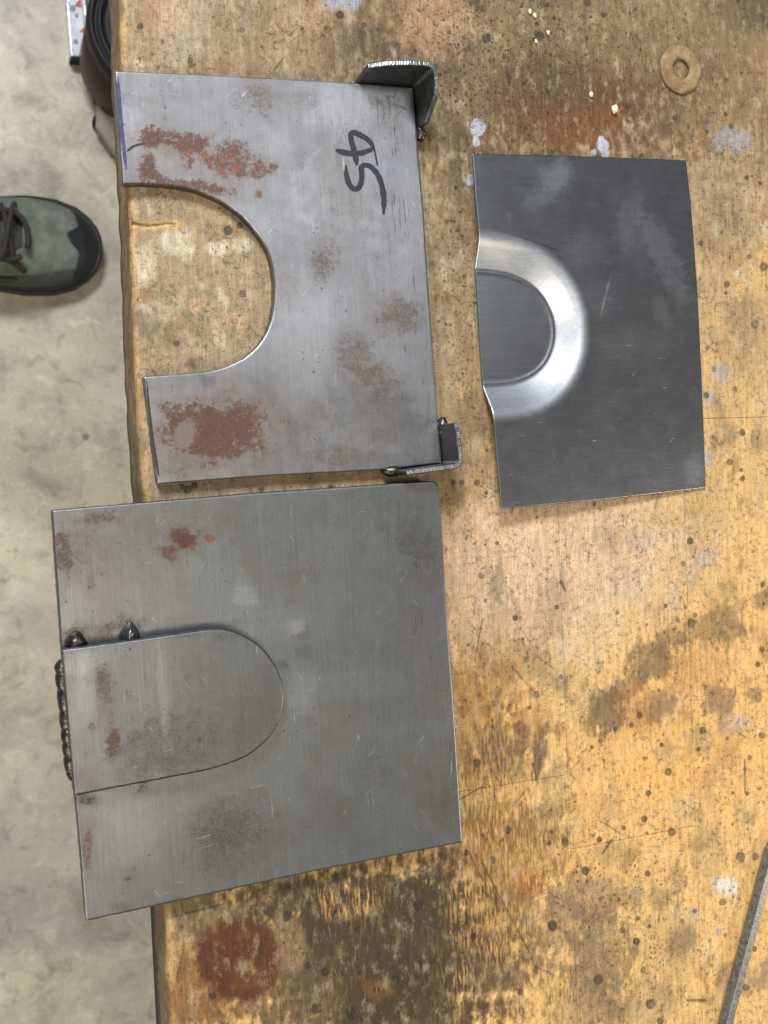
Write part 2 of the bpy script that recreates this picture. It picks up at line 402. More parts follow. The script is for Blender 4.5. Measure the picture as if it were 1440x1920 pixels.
STAINS = [  # u, v, ru, rv, angle, strength, kind
 (1070,1075,230,165,0,.7,'PB'),(930,1120,90,150,0,.4,'PB'),(1330,1310,190,230,0,.45,'GO'),(1180,1450,160,110,0,.4,'GO'),(930,1380,90,170,0,.55,'GO'),(690,1790,270,200,0,.9,'DB'),(350,1780,90,160,0,.5,'TG'),(980,120,330,200,0,.72,'TG'),(1330,130,190,170,0,.55,'TG'),(860,640,80,330,0,.35,'TG'),(560,60,300,90,0,.35,'TG'),(700,1800,330,160,0,.5,'TG'),(940,1600,120,260,0,.35,'TG'),
 (700,85,42,34,0,.75,'D'),(640,78,70,34,0,.35,'D'),(960,105,95,120,0,.5,'G'),(1050,205,120,62,-10,.62,'R'),
 (1060,175,150,105,0,.55,'R2'),(1100,240,66,36,-20,.55,'R'),(1095,258,22,10,0,.3,'O'),(1070,150,60,60,0,.4,'D'),(1190,60,160,80,0,.45,'G'),(1400,8,70,50,0,.7,'D'),
 (640,2,32,18,0,.75,'B'),(892,8,22,14,20,.8,'D'),(1372,262,36,24,20,.6,'B'),(845,252,42,14,0,.45,'D'),(875,246,20,16,0,.4,'D'),
 (820,40,70,60,0,.5,'T'),(1000,160,60,50,0,.35,'D'),(1300,40,110,60,10,.3,'G'),(560,60,60,60,0,.25,'T'),(345,50,50,70,0,.28,'P'),(300,30,40,30,0,.3,'O2'),
 (330,455,38,28,10,.7,'P'),(405,466,24,14,4,.85,'P'),(455,458,24,14,4,.6,'P'),(262,500,26,40,20,.55,'P'),(268,515,9,7,0,.8,'P'),(300,405,60,30,0,.35,'G'),
 (420,640,60,50,0,.22,'G'),(330,600,60,60,0,.20,'D'),(366,682,14,10,0,.6,'D'),(475,590,20,60,0,.2,'G'),(365,572,18,14,0,.4,'PK'),(436,600,30,14,0,.3,'PK'),(285,625,40,45,0,.35,'D'),
 (850,640,70,160,0,.35,'G'),(840,560,30,10,0,.45,'R'),(870,840,60,80,0,.25,'G'),(860,330,30,90,10,.25,'D'),
 (1360,435,60,60,0,.45,'G'),(1390,320,50,50,0,.3,'G'),(1400,590,40,40,0,.4,'G'),(1352,700,18,18,0,.5,'B'),(1385,640,40,80,0,.25,'G'),
 (1330,740,10,14,0,.5,'B'),(1330,860,8,16,0,.6,'B'),
 (1138,1008,36,24,0,.35,'G'),(1200,1010,30,20,0,.4,'B2'),(1040,1130,34,74,8,.42,'G'),(932,1097,16,36,10,.6,'G'),(895,1130,60,120,0,.3,'G'),(960,1200,80,80,0,.3,'G'),
 (1290,1085,14,24,0,.45,'B2'),(1320,1045,26,18,-20,.6,'B2'),(1180,1100,40,30,0,.3,'B2'),(1262,1120,12,30,0,.4,'B2'),
 (1138,1335,40,46,20,.85,'GD'),(1178,1285,44,22,-42,.6,'GD'),(1222,1238,44,38,-20,.75,'GD'),(1250,1202,36,20,-30,.6,'GD'),(1330,1180,60,30,-8,.55,'GD'),(1366,1172,34,44,0,.55,'GD'),
 (1235,1322,30,32,0,.6,'PU'),(1190,1325,40,40,0,.45,'O'),(1351,1316,30,30,0,.65,'PU'),(1380,1356,30,18,-15,.5,'B2'),(1311,1392,30,22,20,.5,'G'),(1247,1415,24,22,0,.4,'G'),(1434,1125,24,18,0,.6,'GD'),(1300,1260,70,60,0,.3,'O'),
 (1414,1300,12,18,0,.6,'PU'),(1365,1400,24,40,0,.25,'O'),
 (905,1290,70,60,0,.45,'RB'),(900,1370,60,90,0,.5,'RB'),(950,1240,70,40,0,.35,'RB'),(940,1407,52,56,0,.75,'D'),(1013,1412,11,56,10,.85,'D'),(985,1360,50,40,0,.4,'RB'),(910,1460,40,40,0,.5,'RB'),
 (949,1540,110,40,6,.55,'D'),(900,1560,50,60,0,.6,'RB'),(960,1590,110,70,0,.5,'RB'),(920,1700,90,110,0,.45,'RB'),(989,1652,38,24,12,.8,'O'),(1040,1490,30,60,0,.45,'G'),
 (1102,1682,80,44,10,.65,'GB'),(1122,1800,62,96,8,.8,'GB'),(1100,1890,70,70,0,.65,'GB'),(1050,1740,70,60,0,.5,'GB'),(1235,1682,18,24,0,.6,'GB'),(1267,1656,16,38,8,.6,'GB'),(1155,1600,40,24,0,.35,'GB'),(1200,1880,70,50,0,.4,'GB'),(1250,1790,60,80,0,.25,'GB'),
 (920,1822,70,46,-20,.6,'D'),(880,1780,40,80,0,.4,'D'),(1360,1660,26,15,20,.9,'W'),(1299,1713,12,13,0,.5,'B2'),(1348,1745,7,8,0,.7,'B2'),(1283,1518,26,28,0,.4,'PU2'),(1331,1605,30,44,0,.3,'G'),(1322,1530,24,70,0,.25,'G'),
 (660,1800,135,135,0,.88,'DB'),(700,1700,190,56,-8,.8,'DB'),(560,1690,140,44,-12,.7,'DB'),(800,1770,90,130,0,.8,'DB'),(780,1890,120,60,0,.6,'DB'),(360,1715,90,40,-14,.75,'GD'),(400,1850,100,80,0,.55,'RB'),(560,1860,80,80,0,.5,'GD'),(350,1880,60,60,0,.5,'RB'),(540,1760,30,60,0,.3,'T'),
 (560,1700,60,16,-10,.5,'DB'),(712,1855,30,18,0,.4,'RB'),(840,1650,40,60,0,.55,'DB'),
]
KIND = {'D': lin(84,70,50), 'G': lin(134,116,86), 'R': lin(112,72,42), 'O': lin(150,92,44), 'O2': lin(188,140,98), 'B': lin(150,154,164), 'B2': lin(164,154,144),
        'T': lin(186,150,112), 'P': lin(200,188,164), 'PK': lin(206,164,132), 'GD': lin(104,88,60), 'PU': lin(104,86,76), 'PU2': lin(176,152,124), 'RB': lin(122,80,38),
        'GB': lin(124,104,76), 'R2': lin(92,60,38), 'PB': lin(208,178,144), 'GO': lin(216,164,92), 'TG': lin(94,72,49), 'W': lin(212,205,190), 'DB': lin(62,48,32)}
DOTS = [(428,432,9),(450,423,6),(407,510,4),(455,551,7.5),(332,643,6),(638,28,8),(683,47,6),(454,56,5),(263,50,6),(357,113,6),(358,122,6),(305,78,4),(567,54,4),(612,52,4),
 (913,72,9),(1022,5,10),(1102,5,7),(1007,45,5),(1012,68,9),(1005,62,5),(1178,200,6.5),(1132,28,5),(1265,221,5),(1291,239,4),(1371,237,5),(1327,247,4),(1361,214,4),(1204,291,4),(1038,284,4),
 (1363,533,6.5),(1361,549,3.5),(1316,456,6),(1400,333,4.5),(1426,344,4),(1416,608,8),(1327,652,4.5),(1339,693,5),(1379,729,4.5),(1392,810,6.5),(1352,834,4.5),(1337,820,4),(1368,866,7),(1392,897,5),(1325,741,6),(1404,482,5),(1432,500,9),
 (912,924,4),(1114,944,4.5),(932,1018,4),(903,1079,5.5),(1044,1138,5),(966,1159,6),(1294,1014,6.5),(1281,1057,5.5),(1300,1044,3.5),(1158,1149,4.5),(1248,1136,4),(1286,1139,3.5),(1271,1162,5),(1303,1153,5),(1297,1169,9),(1431,1096,6),(1429,1218,5.5),(1421,1246,6),
 (986,1234,4),(1052,1269,4.5),(1006,1302,7),(926,1319,6),(993,1327,4),(1199,1342,6),(1184,1360,4.5),(1235,1294,3.5),(1154,1367,4.5),(1126,1389,5),(1110,1401,4.5),(1318,1370,7),(1310,1405,4.5),(1429,1379,6),(1241,1397,4.5),(1209,1422,4.5),(1104,1443,4),(1253,1448,7),(1406,1420,5),(1397,1442,4),(1216,1487,6),(895,1430,8),(1374,1487,3.5),(1401,1488,4.5),
 (952,1557,8),(1060,1579,9),(1124,1574,5.5),(1169,1552,4.5),(1260,1559,8),(1208,1536,6),(1098,1633,8),(1214,1638,6),(1389,1607,10),(1416,1606,7),(1355,1692,7),(1036,1736,10),(1194,1765,7),(1167,1745,5.5),(1196,1722,4.5),(1279,1727,4.5),(1218,1737,4),(1122,1837,9),(1206,1819,6),(976,1860,7),(892,1857,7),(1399,1852,7),(1415,1779,5.5),(1238,1915,7),(895,1727,6),(889,1756,6),(876,1599,6),(924,1613,7),(1220,1883,10),(1303,1709,4.5),(1112,1567,4),(1030,1582,5),(1034,1560,4),
 (538,1718,10),(628,1645,7),(677,1661,4.5),(670,1743,7),(609,1823,9),(577,1812,7),(744,1837,7),(707,1855,6.5),(661,1903,13),(593,1892,11),(674,1825,4.5),(790,1809,9),(800,1806,8),(812,1803,6),(785,1700,9),(888,1757,6),(538,1663,6),(400,1867,8),(579,1695,6),(318,1905,7),
 (342,912,6),(352,918,8),(365,910,7),(490,918,6),(470,935,8),(620,918,9),(850,905,6),(866,905,5),(895,905,6),(838,415,4.5),(870,345,5),(855,352,3.5),(852,415,4),(858,432,4)]
_r2 = np.random.default_rng(21)
DOTS2 = [(a, b, c_, _r2.uniform(.72, 1.0)) for a, b, c_ in DOTS] + [(_r2.uniform(300, 1440), _r2.uniform(0, 1920), _r2.uniform(1.6, 2.4 + 2.6 * _r2.random() ** 2), _r2.uniform(.35, .95)) for _ in range(560)]
STROKES = [((1291,1876),(1323,1876),3.2),((1396,1425),(1397,1485),1.6),((893,246+45),(905,300),2),((960,1250),(1005,1302),1.3),((905,1620),(1000,1800),1.5),((880,1600),(905,1650),1.5),((1147,1575),(1130,1600),2.2),((1060,1108),(1052,1090),2.5),
 ((515,130),(535,105),1.5),((905,1160),(890,1240),1.2),((1170,930),(1185,925),1.),((320,1720),(420,1695),2.2),((330,1850),(345,1780),1.5),((860,1500),(905,1475),1.5),((1000,1810),(1040,1830),1.2)]

def bench_fields(x, y):
    """x, y bench-local metres -> colour, bare, speck, dz"""
    P = b2w(x, y, np.zeros_like(x)); u, v = prj(P)
    X, Y = x * 1000, y * 1000
    big = fbm(X / 60, Y / 95, 4, 3); med = fbm(X / 14, Y / 22, 4, 9); fine = fbm(X / 4, Y / 6, 3, 15)
    grain = fbm(X / 2.6, Y / 40, 3, 21)
    gm = sstep(-.15, .85, (1250 - u) / 1000 * .62 + (1350 - v) / 1350 * .85 + big * .5 + med * .2)
    fresh, grimy = lin(218, 175, 111), lin(152, 132, 103)
    c = mix(np.broadcast_to(fresh, x.shape + (3,)), grimy, gm)
    c = mix(c, lin(214, 164, 92), .45 * sstep(-.05, .5, big + .3 * med) * (1 - gm))
    c = c * (1 + .16 * med + .07 * grain + .12 * fine)[..., None]
    # random mid-size grey / brown smudges everywhere
    c = mix(c, lin(122, 108, 84), .7 * sstep(.10, .5, fbm(X / 22, Y / 34, 5, 40)))
    c = mix(c, lin(204, 190, 164), .55 * sstep(.18, .5, fbm(X / 16, Y / 26, 5, 50)) * (.35 + .65 * gm))
    c = mix(c, lin(136, 96, 60), .55 * sstep(.2, .5, fbm(X / 18, Y / 20, 5, 60)))
    nz = .75 * fbm(X / 9, Y / 13, 5, 70, .62) + .12 * grain
    nz2 = fbm(X / 5, Y / 11, 4, 75, .65)
    bare = np.zeros_like(x)
    for (u0, v0, ru, rv, a, s, k) in STAINS:
        mm = (np.abs(u - u0) < 2.2 * max(ru, rv)) & (np.abs(v - v0) < 2.2 * max(ru, rv))
        if not mm.any(): continue
        b = blob(u[mm], v[mm], u0, v0, ru, rv, a, .32, nz[mm] * 1.0 + .6 * nz2[mm] + .4 * fine[mm], .9) * s * (1 + .25 * fine[mm])
        c[mm] = mix(c[mm], KIND[k] * (1 + .16 * fine[mm] + .12 * grain[mm])[..., None], b)
        if k in ('RB', 'DB', 'GB', 'D') and v0 > 1200: bare[mm] = np.maximum(bare[mm], b)
    # flecked areas where the dirt layer is worn through
    wz = sstep(.0, .45, fbm(X / 30, Y / 45, 4, 81) + .1)
    bare = bare * (.05 + .95 * wz) * np.where((u < 850) & (v > 1640), .25, 1.0)
    for (u0, v0, ru, rv) in ((650, 1690, 60, 34), (880, 1700, 40, 90), (950, 1500, 110, 60), (1010, 1600, 110, 70), (940, 1750, 70, 60), (1030, 1880, 60, 60), (905,1560,50,50)):
        bare = np.maximum(bare, .95 * blob(u, v, u0, v0, ru, rv, 0, .5, nz, .8))
    # the big rust-brown ring stain
    d = np.hypot((u - 446) / 80, (v - 1800) / 80) + .16 * nz + .07 * fine
    rs = 1 - sstep(.86, 1.12, d)
    inner = blob(u, v, 470, 1828, 30, 26, 0, .5, nz, .9)
    rc = lin(78, 40, 18) * (1 + .22 * med + .12 * fine)[..., None]
    c = mix(c, rc, rs * (.95 - .3 * inner) * (1 - .15 * sstep(.1, .5, nz2)))
    bare = bare * (1 - rs)
    # blue-grey paint drops
    for (u0, v0, r) in ((896, 240, 14), (893, 266, 7.5), (880, 338, 10), (1130, 272, 11), (1128, 262, 6), (1114, 285, 5), (1136, 288, 7)):
        pm = 1 - sstep(.82, 1.08, np.hypot(u - u0, (v - v0) * .85) / r + .35 * fine + .2 * med)
        c = mix(c, lin(172, 178, 190), .88 * pm)
    # burn dots
    dm = np.zeros_like(x)
    for (u0, v0, r, ds) in DOTS2:
        mm = (np.abs(u - u0) < 2 * r) & (np.abs(v - v0) < 2 * r)
        if not mm.any(): continue
        d = np.hypot((u[mm] - u0) * 1.08, v[mm] - v0) / r + .28 * fine[mm] + .1 * med[mm]
        dm[mm] = np.maximum(dm[mm], ds * (1 - sstep(.78, 1.2, d)) * (.82 + .18 * sstep(.3, .8, d)))
    for (a, b, r) in STROKES:
        a, b = np.array(a, float), np.array(b, float); ab = b - a
        t = np.clip(((u - a[0]) * ab[0] + (v - a[1]) * ab[1]) / (ab @ ab), 0, 1)
        d = np.hypot(u - a[0] - t * ab[0], v - a[1] - t * ab[1]) / r + .5 * fine
        dm = np.maximum(dm, .75 * (1 - sstep(.6, 1.3, d)))
    c = mix(c, lin(46, 36, 30), .95 * dm)
    bare = bare * (1 - dm)
    # bench front arris rubbed down to raw wood
    ex = X - 78
    raw = (1 - sstep(.6, 4.6, ex + 3.5 * fbm(X / 5, Y / 16, 4, 90))) * sstep(-.35, .25, fbm(X / 50, Y / 30, 3, 95) + .18)
    c = mix(c, lin(184, 148, 96) * (1 + .35 * grain + .2 * fine)[..., None], .8 * raw)
    # splinter crack
    t = np.clip((u - 250) / 80, 0, 1)
    vc = 418 + 4 * t + 3 * np.sin(t * 5)
    cr = (1 - sstep(.4, 1.1, np.abs(v - vc) / (3.6 * (1 - .75 * t) + .5))) * (u > 246) * (u < 330)
    ch = (1 - sstep(.5, 1.2, np.abs(v - vc - 2) / 9)) * (u > 240) * (u < 350) * (1 - sstep(330, 352, u))
    c = mix(c, lin(218, 176, 110), .55 * ch); c = mix(c, lin(60, 42, 24), .85 * cr)
    # specks: dense between the plate and the sheet and above, sparse elsewhere
    sp = .40 + .15 * big
    for (u0, v0, ru, rv, s) in ((930, 120, 220, 190, .62), (860, 560, 60, 240, .42), (1180, 130, 220, 160, .34), (1380, 350, 90, 120, .32), (1150, 1640, 140, 140, .38), (900, 800, 90, 200, .25), (700, 1780, 200, 150, .25), (960, 1000, 80, 120, .15), (1200,1800,120,140,.3)):
        sp = np.maximum(sp, .36 + s * blob(u, v, u0, v0, ru, rv, 0, .6))
    sp = np.where((u < 600) & (v < 1000), np.minimum(sp, .36), sp)
    dz = -0.0007 * cr - .00018 * dm + .00010 * med + .00006 * fine
    return np.clip(c, .004, .9), bare, np.clip(sp + .05 * med, 0, 1), dz

def spaced(a, b, f0, f1, fine, coarse):
    """coordinates from a to b: fine steps inside [f0, f1], coarse outside"""
    out = []
    segs = [(a, min(b, f0), coarse), (max(a, f0), min(b, f1), fine), (max(a, f1), b, coarse)]
    for p, q, st in segs:
        if q - p > 1e-6: out.append(np.linspace(p, q, max(2, int(math.ceil((q - p) / st)) + 1)))
    return np.unique(np.round(np.concatenate(out), 6))

TOPT = 0.042
FINE = 0.00062
def plank(x0, x1, y0, y1, edge=False):
    g = .00005 if x0 < .3 else .00008
    xs = spaced(x0 + g, x1 - g, .05, .505, FINE, .012); ys = spaced(y0 + g, y1 - g, -.345, .335, FINE, .012)
    Xg, Yg = np.meshgrid(xs, ys, indexing='ij')
    n, k = Xg.shape
    X0, Y0 = Xg.ravel(), Yg.ravel()
    c, bare, sp, dz = bench_fields(X0, Y0)
    z = dz.copy()
    ed = np.minimum(np.minimum(X0 - x0 - g, x1 - g - X0), np.minimum(Y0 - y0 - g, y1 - g - Y0))
    z -= (.00005 if x0 < .24 else .00016) * (1 - np.clip(ed / .0008, 0, 1)) ** 2
    c = np.clip(c * (1 + .06 * (perlin(np.array(x0 * 31.7 + .3), np.array(y0 * 17.3 + .6), 4))), .004, .9)
    Xd = X0.copy()
    if edge:
        e = X0 - x0 - g
        wob = .0016 * perlin(Y0 / .09, Y0 * 0 + .3, 5) + .0006 * perlin(Y0 / .012, Y0 * 0 + .7, 6)
        fall = np.clip(1 - e / .03, 0, 1) ** 2
        Xd += wob * fall
        r = .0032 + .0022 * (perlin(Y0 / .05, Y0 * 0 + 4.2, 8)) + .0008 * perlin(Y0 / .006, e / .003, 9)
        q = np.clip(1 - e / r, 0, 1)
        z -= r * (1 - np.sqrt(np.clip(1 - q * q, 0, 1))) * .9
    top = np.stack([Xd, Y0, z], 1)
    B = border(n, k); nb = len(B); V = [top]; Fq = [grid_faces(n, k)]
    cols = [c]; bars = [bare]; sps = [sp]; base = n * k
    prev = B
    depths = (-.008, -.02, -.032, -TOPT) if edge else (-.006, -TOPT)
    for dpt in depths:
        ring = top[B].copy(); ring[:, 2] = dpt
        V.append(ring); idx = np.arange(nb) + base; base += nb
        a, b2 = prev, np.roll(prev, -1); a2, b3 = idx, np.roll(idx, -1)
        Fq.append(np.stack([a, a2, b3, b2], 1)); prev = idx
        sc = lin(122, 98, 64) * (1 + .45 * fbm(ring[:, 1] * 1000 / 25, ring[:, 2] * 1000 / 3, 4, 33))[:, None]
        cols.append(np.clip(sc, .01, .8)); bars.append(np.zeros(nb)); sps.append(np.full(nb, .3))
    cx = np.array([[(x0 + x1) / 2, (y0 + y1) / 2, -TOPT]]); V.append(cx); ci = base
    cols.append(np.array([lin(150, 120, 80)])); bars.append(np.zeros(1)); sps.append(np.zeros(1))
    Fq.append(np.stack([prev, np.full(nb, ci), np.roll(prev, -1), np.roll(prev, -1)], 1)[:, :4])
    quads = np.concatenate(Fq[:-1])
    tri = Fq[-1][:, :3]
    faces_n = len(quads)
    # build: quads, then the bottom fan as a second tiny set
    V = np.concatenate(V)
    me = bpy.data.meshes.new('plank')
    nl = faces_n * 4 + len(tri) * 3
    me.vertices.add(len(V)); me.vertices.foreach_set('co', V.astype(np.float32).ravel())
    me.loops.add(nl); me.loops.foreach_set('vertex_index', np.concatenate([quads.ravel(), tri.ravel()]).astype(np.int32))
    me.polygons.add(faces_n + len(tri))
    me.polygons.foreach_set('loop_start', np.concatenate([np.arange(faces_n) * 4, faces_n * 4 + np.arange(len(tri)) * 3]).astype(np.int32))
    me.update(calc_edges=True)
    me.polygons.foreach_set('use_smooth', np.full(faces_n + len(tri), True))
    cc = np.concatenate(cols).astype(np.float32)
    at = me.attributes.new('Col', 'FLOAT_COLOR', 'POINT'); at.data.foreach_set('color', np.concatenate([cc, np.ones((len(cc), 1), np.float32)], 1).ravel())
    for nm, arr in (('bare', bars), ('speck', sps)):
        at = me.attributes.new(nm, 'FLOAT', 'POINT'); at.data.foreach_set('value', np.concatenate(arr).astype(np.float32))
    me.materials.append(M_WOOD); me.update()
    o = bpy.data.objects.new('edge_board' if edge else 'plank', me); S.collection.objects.link(o); o.parent = bench
    return o

YB0, YB1 = -.62, .62
plank(.078, .225, YB0, YB1, True)
for xa, xb, joints in ((.225, .313, (-.177, .43)), (.313, .401, (-.221, .30)), (.401, .489, (.028,)), (.489, .577, (-.25,)), (.577, .665, (.1,))):
    br = [YB0] + list(joints) + [YB1]
    for a, b in zip(br[:-1], br[1:]): plank(xa, xb, a, b)
# steel frame and legs below the top
M_FRAME = plain('black_painted_steel', lin(20, 20, 20), .6, 120, .3)
def bench_box(name, x0, x1, y0, y1, z0, z1, mat=M_FRAME):
    V, Fc = prism([(x0, y0), (x1, y0), (x1, y1), (x0, y1)], z0, z1, .002)
    return mesh_obj(name, V, Fc, mat, bench, smooth=False)
bench_box('frame_rail', .0815, .116, -.60, -.17, -.0835, -TOPT - .0005)
bench_box('frame_rail', .60, .64, -.60, .60, -.0835, -TOPT - .0005)
bench_box('frame_rail', .117, .599, -.58, -.54, -.0835, -TOPT - .0005)
bench_box('frame_rail', .14, .599, .54, .58, -.0835, -TOPT - .0005)
for (x, y) in ((.24, -.60), (.24, .556), (.596, -.60), (.596, .556)):
    bench_box('leg', x, x + .044, y, y + .044, -BENCH + .0005, -.084)

# ------------------------------------------------------------------ steel plates
def coons(T, B, L, Rr):
    """T,B: n x 2 (left to right), L,R: k x 2 (top to bottom)"""
    n, k = len(T), len(L); s = np.linspace(0, 1, n)[:, None, None]; t = np.linspace(0, 1, k)[None, :, None]
    return (1 - t) * T[:, None] + t * B[:, None] + (1 - s) * L[None] + s * Rr[None] - (
        (1 - s) * (1 - t) * T[0] + s * (1 - t) * T[-1] + (1 - s) * t * B[0] + s * t * B[-1])

def slab(name, G, ztop, thick, mat, root, fields, bev=.0006, flip=False):
    """G: n x k x 2 photo-pixel grid of the top face"""
    n, k = G.shape[:2]
    P = unp(G[..., 0].ravel(), G[..., 1].ravel(), np.full(n * k, ztop))
    u, v = G[..., 0].ravel(), G[..., 1].ravel()
    at = fields(u, v, P[:, 0] * 1000, P[:, 1] * 1000)
    B = border(n, k); L = P[B][:, :2]
    if np.sum(L[:, 0] * np.roll(L[:, 1], -1) - np.roll(L[:, 0], -1) * L[:, 1]) < 0: B = B[::-1]; L = P[B][:, :2]
    t = np.roll(L, -2, 0) - np.roll(L, 2, 0); t /= np.linalg.norm(t, axis=1)[:, None] + 1e-12
    nr = np.stack([t[:, 1], -t[:, 0]], 1)
    bw = bev * (1 + .5 * fbm(L[:, 0] * 1000 / 3, L[:, 1] * 1000 / 3, 3, 12))
    Q = grid_faces(n, k)
    p = P[Q[len(Q) // 2]]
    if np.cross(p[1] - p[0], p[2] - p[0])[2] < 0: Q = Q[:, ::-1]
    V = [P]; Fq = [Q]; prev = B; base = n * k
    for off, dz in ((.55, -.35), (1, -1)):
        r = np.c_[L + nr * (bw * off)[:, None], np.full(len(L), ztop) + bw * dz]
        V.append(r); idx = np.arange(len(L)) + base; base += len(L)
        Fq.append(np.stack([prev, idx, np.roll(idx, -1), np.roll(prev, -1)], 1)); prev = idx
    for zz in (ztop - thick * .5, ztop - thick):
        r = np.c_[L + nr * bw[:, None], np.full(len(L), zz)]
        V.append(r); idx = np.arange(len(L)) + base; base += len(L)
        Fq.append(np.stack([prev, idx, np.roll(idx, -1), np.roll(prev, -1)], 1)); prev = idx
    # underside: same grid, lower
    low = P.copy(); low[:, 2] = ztop - thick
    V.append(low); Fq.append(Q[:, ::-1] + base)
    nr_all = sum(len(q) for q in V)
    full = {}
    for kx, a in at.items():
        side = a[B]
        parts = [a]
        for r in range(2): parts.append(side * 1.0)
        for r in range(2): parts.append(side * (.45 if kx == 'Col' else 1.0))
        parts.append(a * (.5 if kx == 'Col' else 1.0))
        full[kx] = np.concatenate(parts)
    V = np.concatenate(V)
    org = np.array(root.location)
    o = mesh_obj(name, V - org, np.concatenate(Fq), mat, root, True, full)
    return o

def steel_fields(stains, base, dash=None, cloud=.10, seed=100, lk=1.7):
    def f(u, v, X, Y):
        n1 = fbm(X / 30, Y / 30, 5, seed); n2 = fbm(X / 7, Y / 7, 5, seed + 7, .62); n3 = fbm(X / 2.2, Y / 2.2, 3, seed + 13)
        c = np.broadcast_to(base, u.shape + (3,)) * (1 + cloud * n1 + .06 * n2)[..., None]
        c = mix(c, base * np.array([1.06, 1.0, .9]) * .85, cloud * 3 * sstep(.12, .5, fbm(X / 20, Y / 20, 5, seed + 20)))
        c = mix(c, base * np.array([.95, 1.0, 1.08]) * 1.15, cloud * 3 * sstep(.15, .5, fbm(X / 17, Y / 17, 5, seed + 30)))
        rust = np.zeros_like(u); rc = np.broadcast_to(lin(80, 48, 34), u.shape + (3,)).copy()
        for (u0, v0, ru, rv, a, s, k) in stains:
            b = blob(u, v, u0, v0, ru, rv, a, .5 if k in 'RO' else .6, n2 + .35 * n3, .8) * s
            if k in 'RV': c = mix(c, base * np.array([.84, .70, .58]), .55 * s * blob(u, v, u0, v0, ru * 1.25, rv * 1.25, a, .7, n2, .7))
            if k == 'R': rust = np.maximum(rust, b)
            elif k == 'O': rust = np.maximum(rust, b); rc = mix(rc, lin(112, 58, 24), np.clip(b * 1.4, 0, 1))
            elif k == 'V': rust = np.maximum(rust, b); rc = mix(rc, lin(74, 34, 16), np.clip(b * 1.4, 0, 1))
            elif k == 'H': rust = rust * (1 - b)                       # bare hole inside the rust
            elif k == 'T': rust = np.maximum(rust, .74 * b); rc = mix(rc, lin(64, 50, 38), np.clip(b * 2, 0, 1) * (rust < .77)); c = mix(c, base * np.array([.72, .64, .55]), .62 * b)
            elif k == 'D': rust = np.maximum(rust, .74 * b); rc = mix(rc, lin(38, 36, 32), np.clip(b * 2, 0, 1) * (rust < .77)); c = mix(c, base * np.array([.62, .60, .56]), .62 * b)
            elif k == 'L': c = mix(c, np.minimum(base * lk, .95), b)
            elif k == 'K': c = mix(c, base * .55, b)
        out = {'Col': np.clip(c, .01, .95), 'rust': np.clip(rust, 0, 1), 'RustCol': np.clip(rc * (1 + .2 * n3)[..., None], .005, .9)}
        out['dash'] = np.clip(dash(u, v), 0, 1) if dash is not None else np.zeros_like(u)
        return out
    return f

# --- plate with the U-shaped cut-out
ZT = BENCH + .0066
c0 = unp(560, 520, BENCH)
frame = empty('cutout_plate', (c0[0], c0[1], BENCH))
tag(frame, 'grey steel plate with U-shaped cutout, rust patches and marker number 45', 'steel plate')
inn = [(232,342),(262,342),(295,343),(329,346),(361,352),(394,364),(426,380),(458,405),(484,434),(503,463),(514,501),(517.5,540),(516,572),(511,602),(500,630),(481,656),(458,674),(432,687),(412,694),(394,698),(361,702),(315,705),(272,708)]
I1 = smooth_path(inn[:8], 240); I2 = smooth_path(inn[7:17], 300); I3 = smooth_path(inn[16:], 240)
O1 = path([(218,135),(400,143),(600,153),(690,159),(773,165.5)], 240); O2 = path([(773,165.5),(783,287),(793,393),(802,540),(820,790),(827,866)], 300); O3 = path([(827,866),(725,878),(500,890),(297,905)], 240)
inner = smooth_path(np.concatenate([I1, I2[1:], I3[1:]]), 778, 1); outer = np.concatenate([O1, O2[1:], O3[1:]])
# keep matching sample counts with slightly eased spacing
tt = np.linspace(0, 1, 120)[None, :, None]
Gu = inner[:, None] * (1 - tt) + outer[:, None] * tt
up_st = [(282,256,30,24,0,.95,'R'),(277,318,26,34,0,.95,'R'),(350,268,62,22,8,.9,'R'),(425,298,66,36,14,.85,'R'),(345,345,85,12,8,.9,'R'),(398,352,42,12,20,.9,'R'),(350,300,20,22,0,.8,'R'),
 (480,322,34,14,-18,.8,'R'),(512,312,12,9,0,.85,'R'),(484,365,8,8,0,.8,'R'),(318,305,26,18,50,.95,'H'),(385,322,16,10,0,.8,'H'),(395,283,12,8,0,.6,'H'),
 (410,296,9,8,0,.95,'O'),(431,296,8,6,0,.98,'O'),(394,312,7,6,0,.98,'O'),(384,290,8,8,0,.9,'O'),(440,316,10,6,0,.9,'O'),(358,288,6,8,0,.85,'O'),(420,325,8,5,0,.9,'O'),
 (402,812,104,62,-8,1.0,'R'),(440,798,62,54,0,1.0,'R'),(345,800,48,48,0,1.,'R'),(380,840,60,36,0,1.,'R'),(348,815,17,24,20,1.,'H'),(352,862,30,10,0,.8,'H'),(308,770,6,6,0,.8,'R'),
 (480,185,40,32,0,.75,'T'),(575,190,34,22,0,.6,'T'),(300,175,60,26,0,.5,'D'),(605,490,24,44,8,.85,'T'),(650,430,60,70,0,.35,'T'),(750,592,42,38,0,.85,'T'),(668,672,40,52,-30,.85,'T'),(712,714,44,36,20,.85,'T'),(700,700,22,14,0,.7,'R'),
 (650,790,100,60,0,.55,'D'),(715,780,70,60,0,.5,'D'),(628,862,56,20,0,.8,'T'),(720,866,40,14,0,.5,'T'),(560,300,30,20,0,.45,'T'),(660,240,60,40,0,.4,'D'),(735,205,40,60,0,.5,'D'),(520,860,120,30,0,.35,'D'),(340,880,40,16,0,.6,'D'),(385,712,16,14,0,.7,'K'),(640,200,60,50,0,.35,'L'),(560,620,60,90,20,.3,'L'),(270,200,40,40,0,.15,'L')]
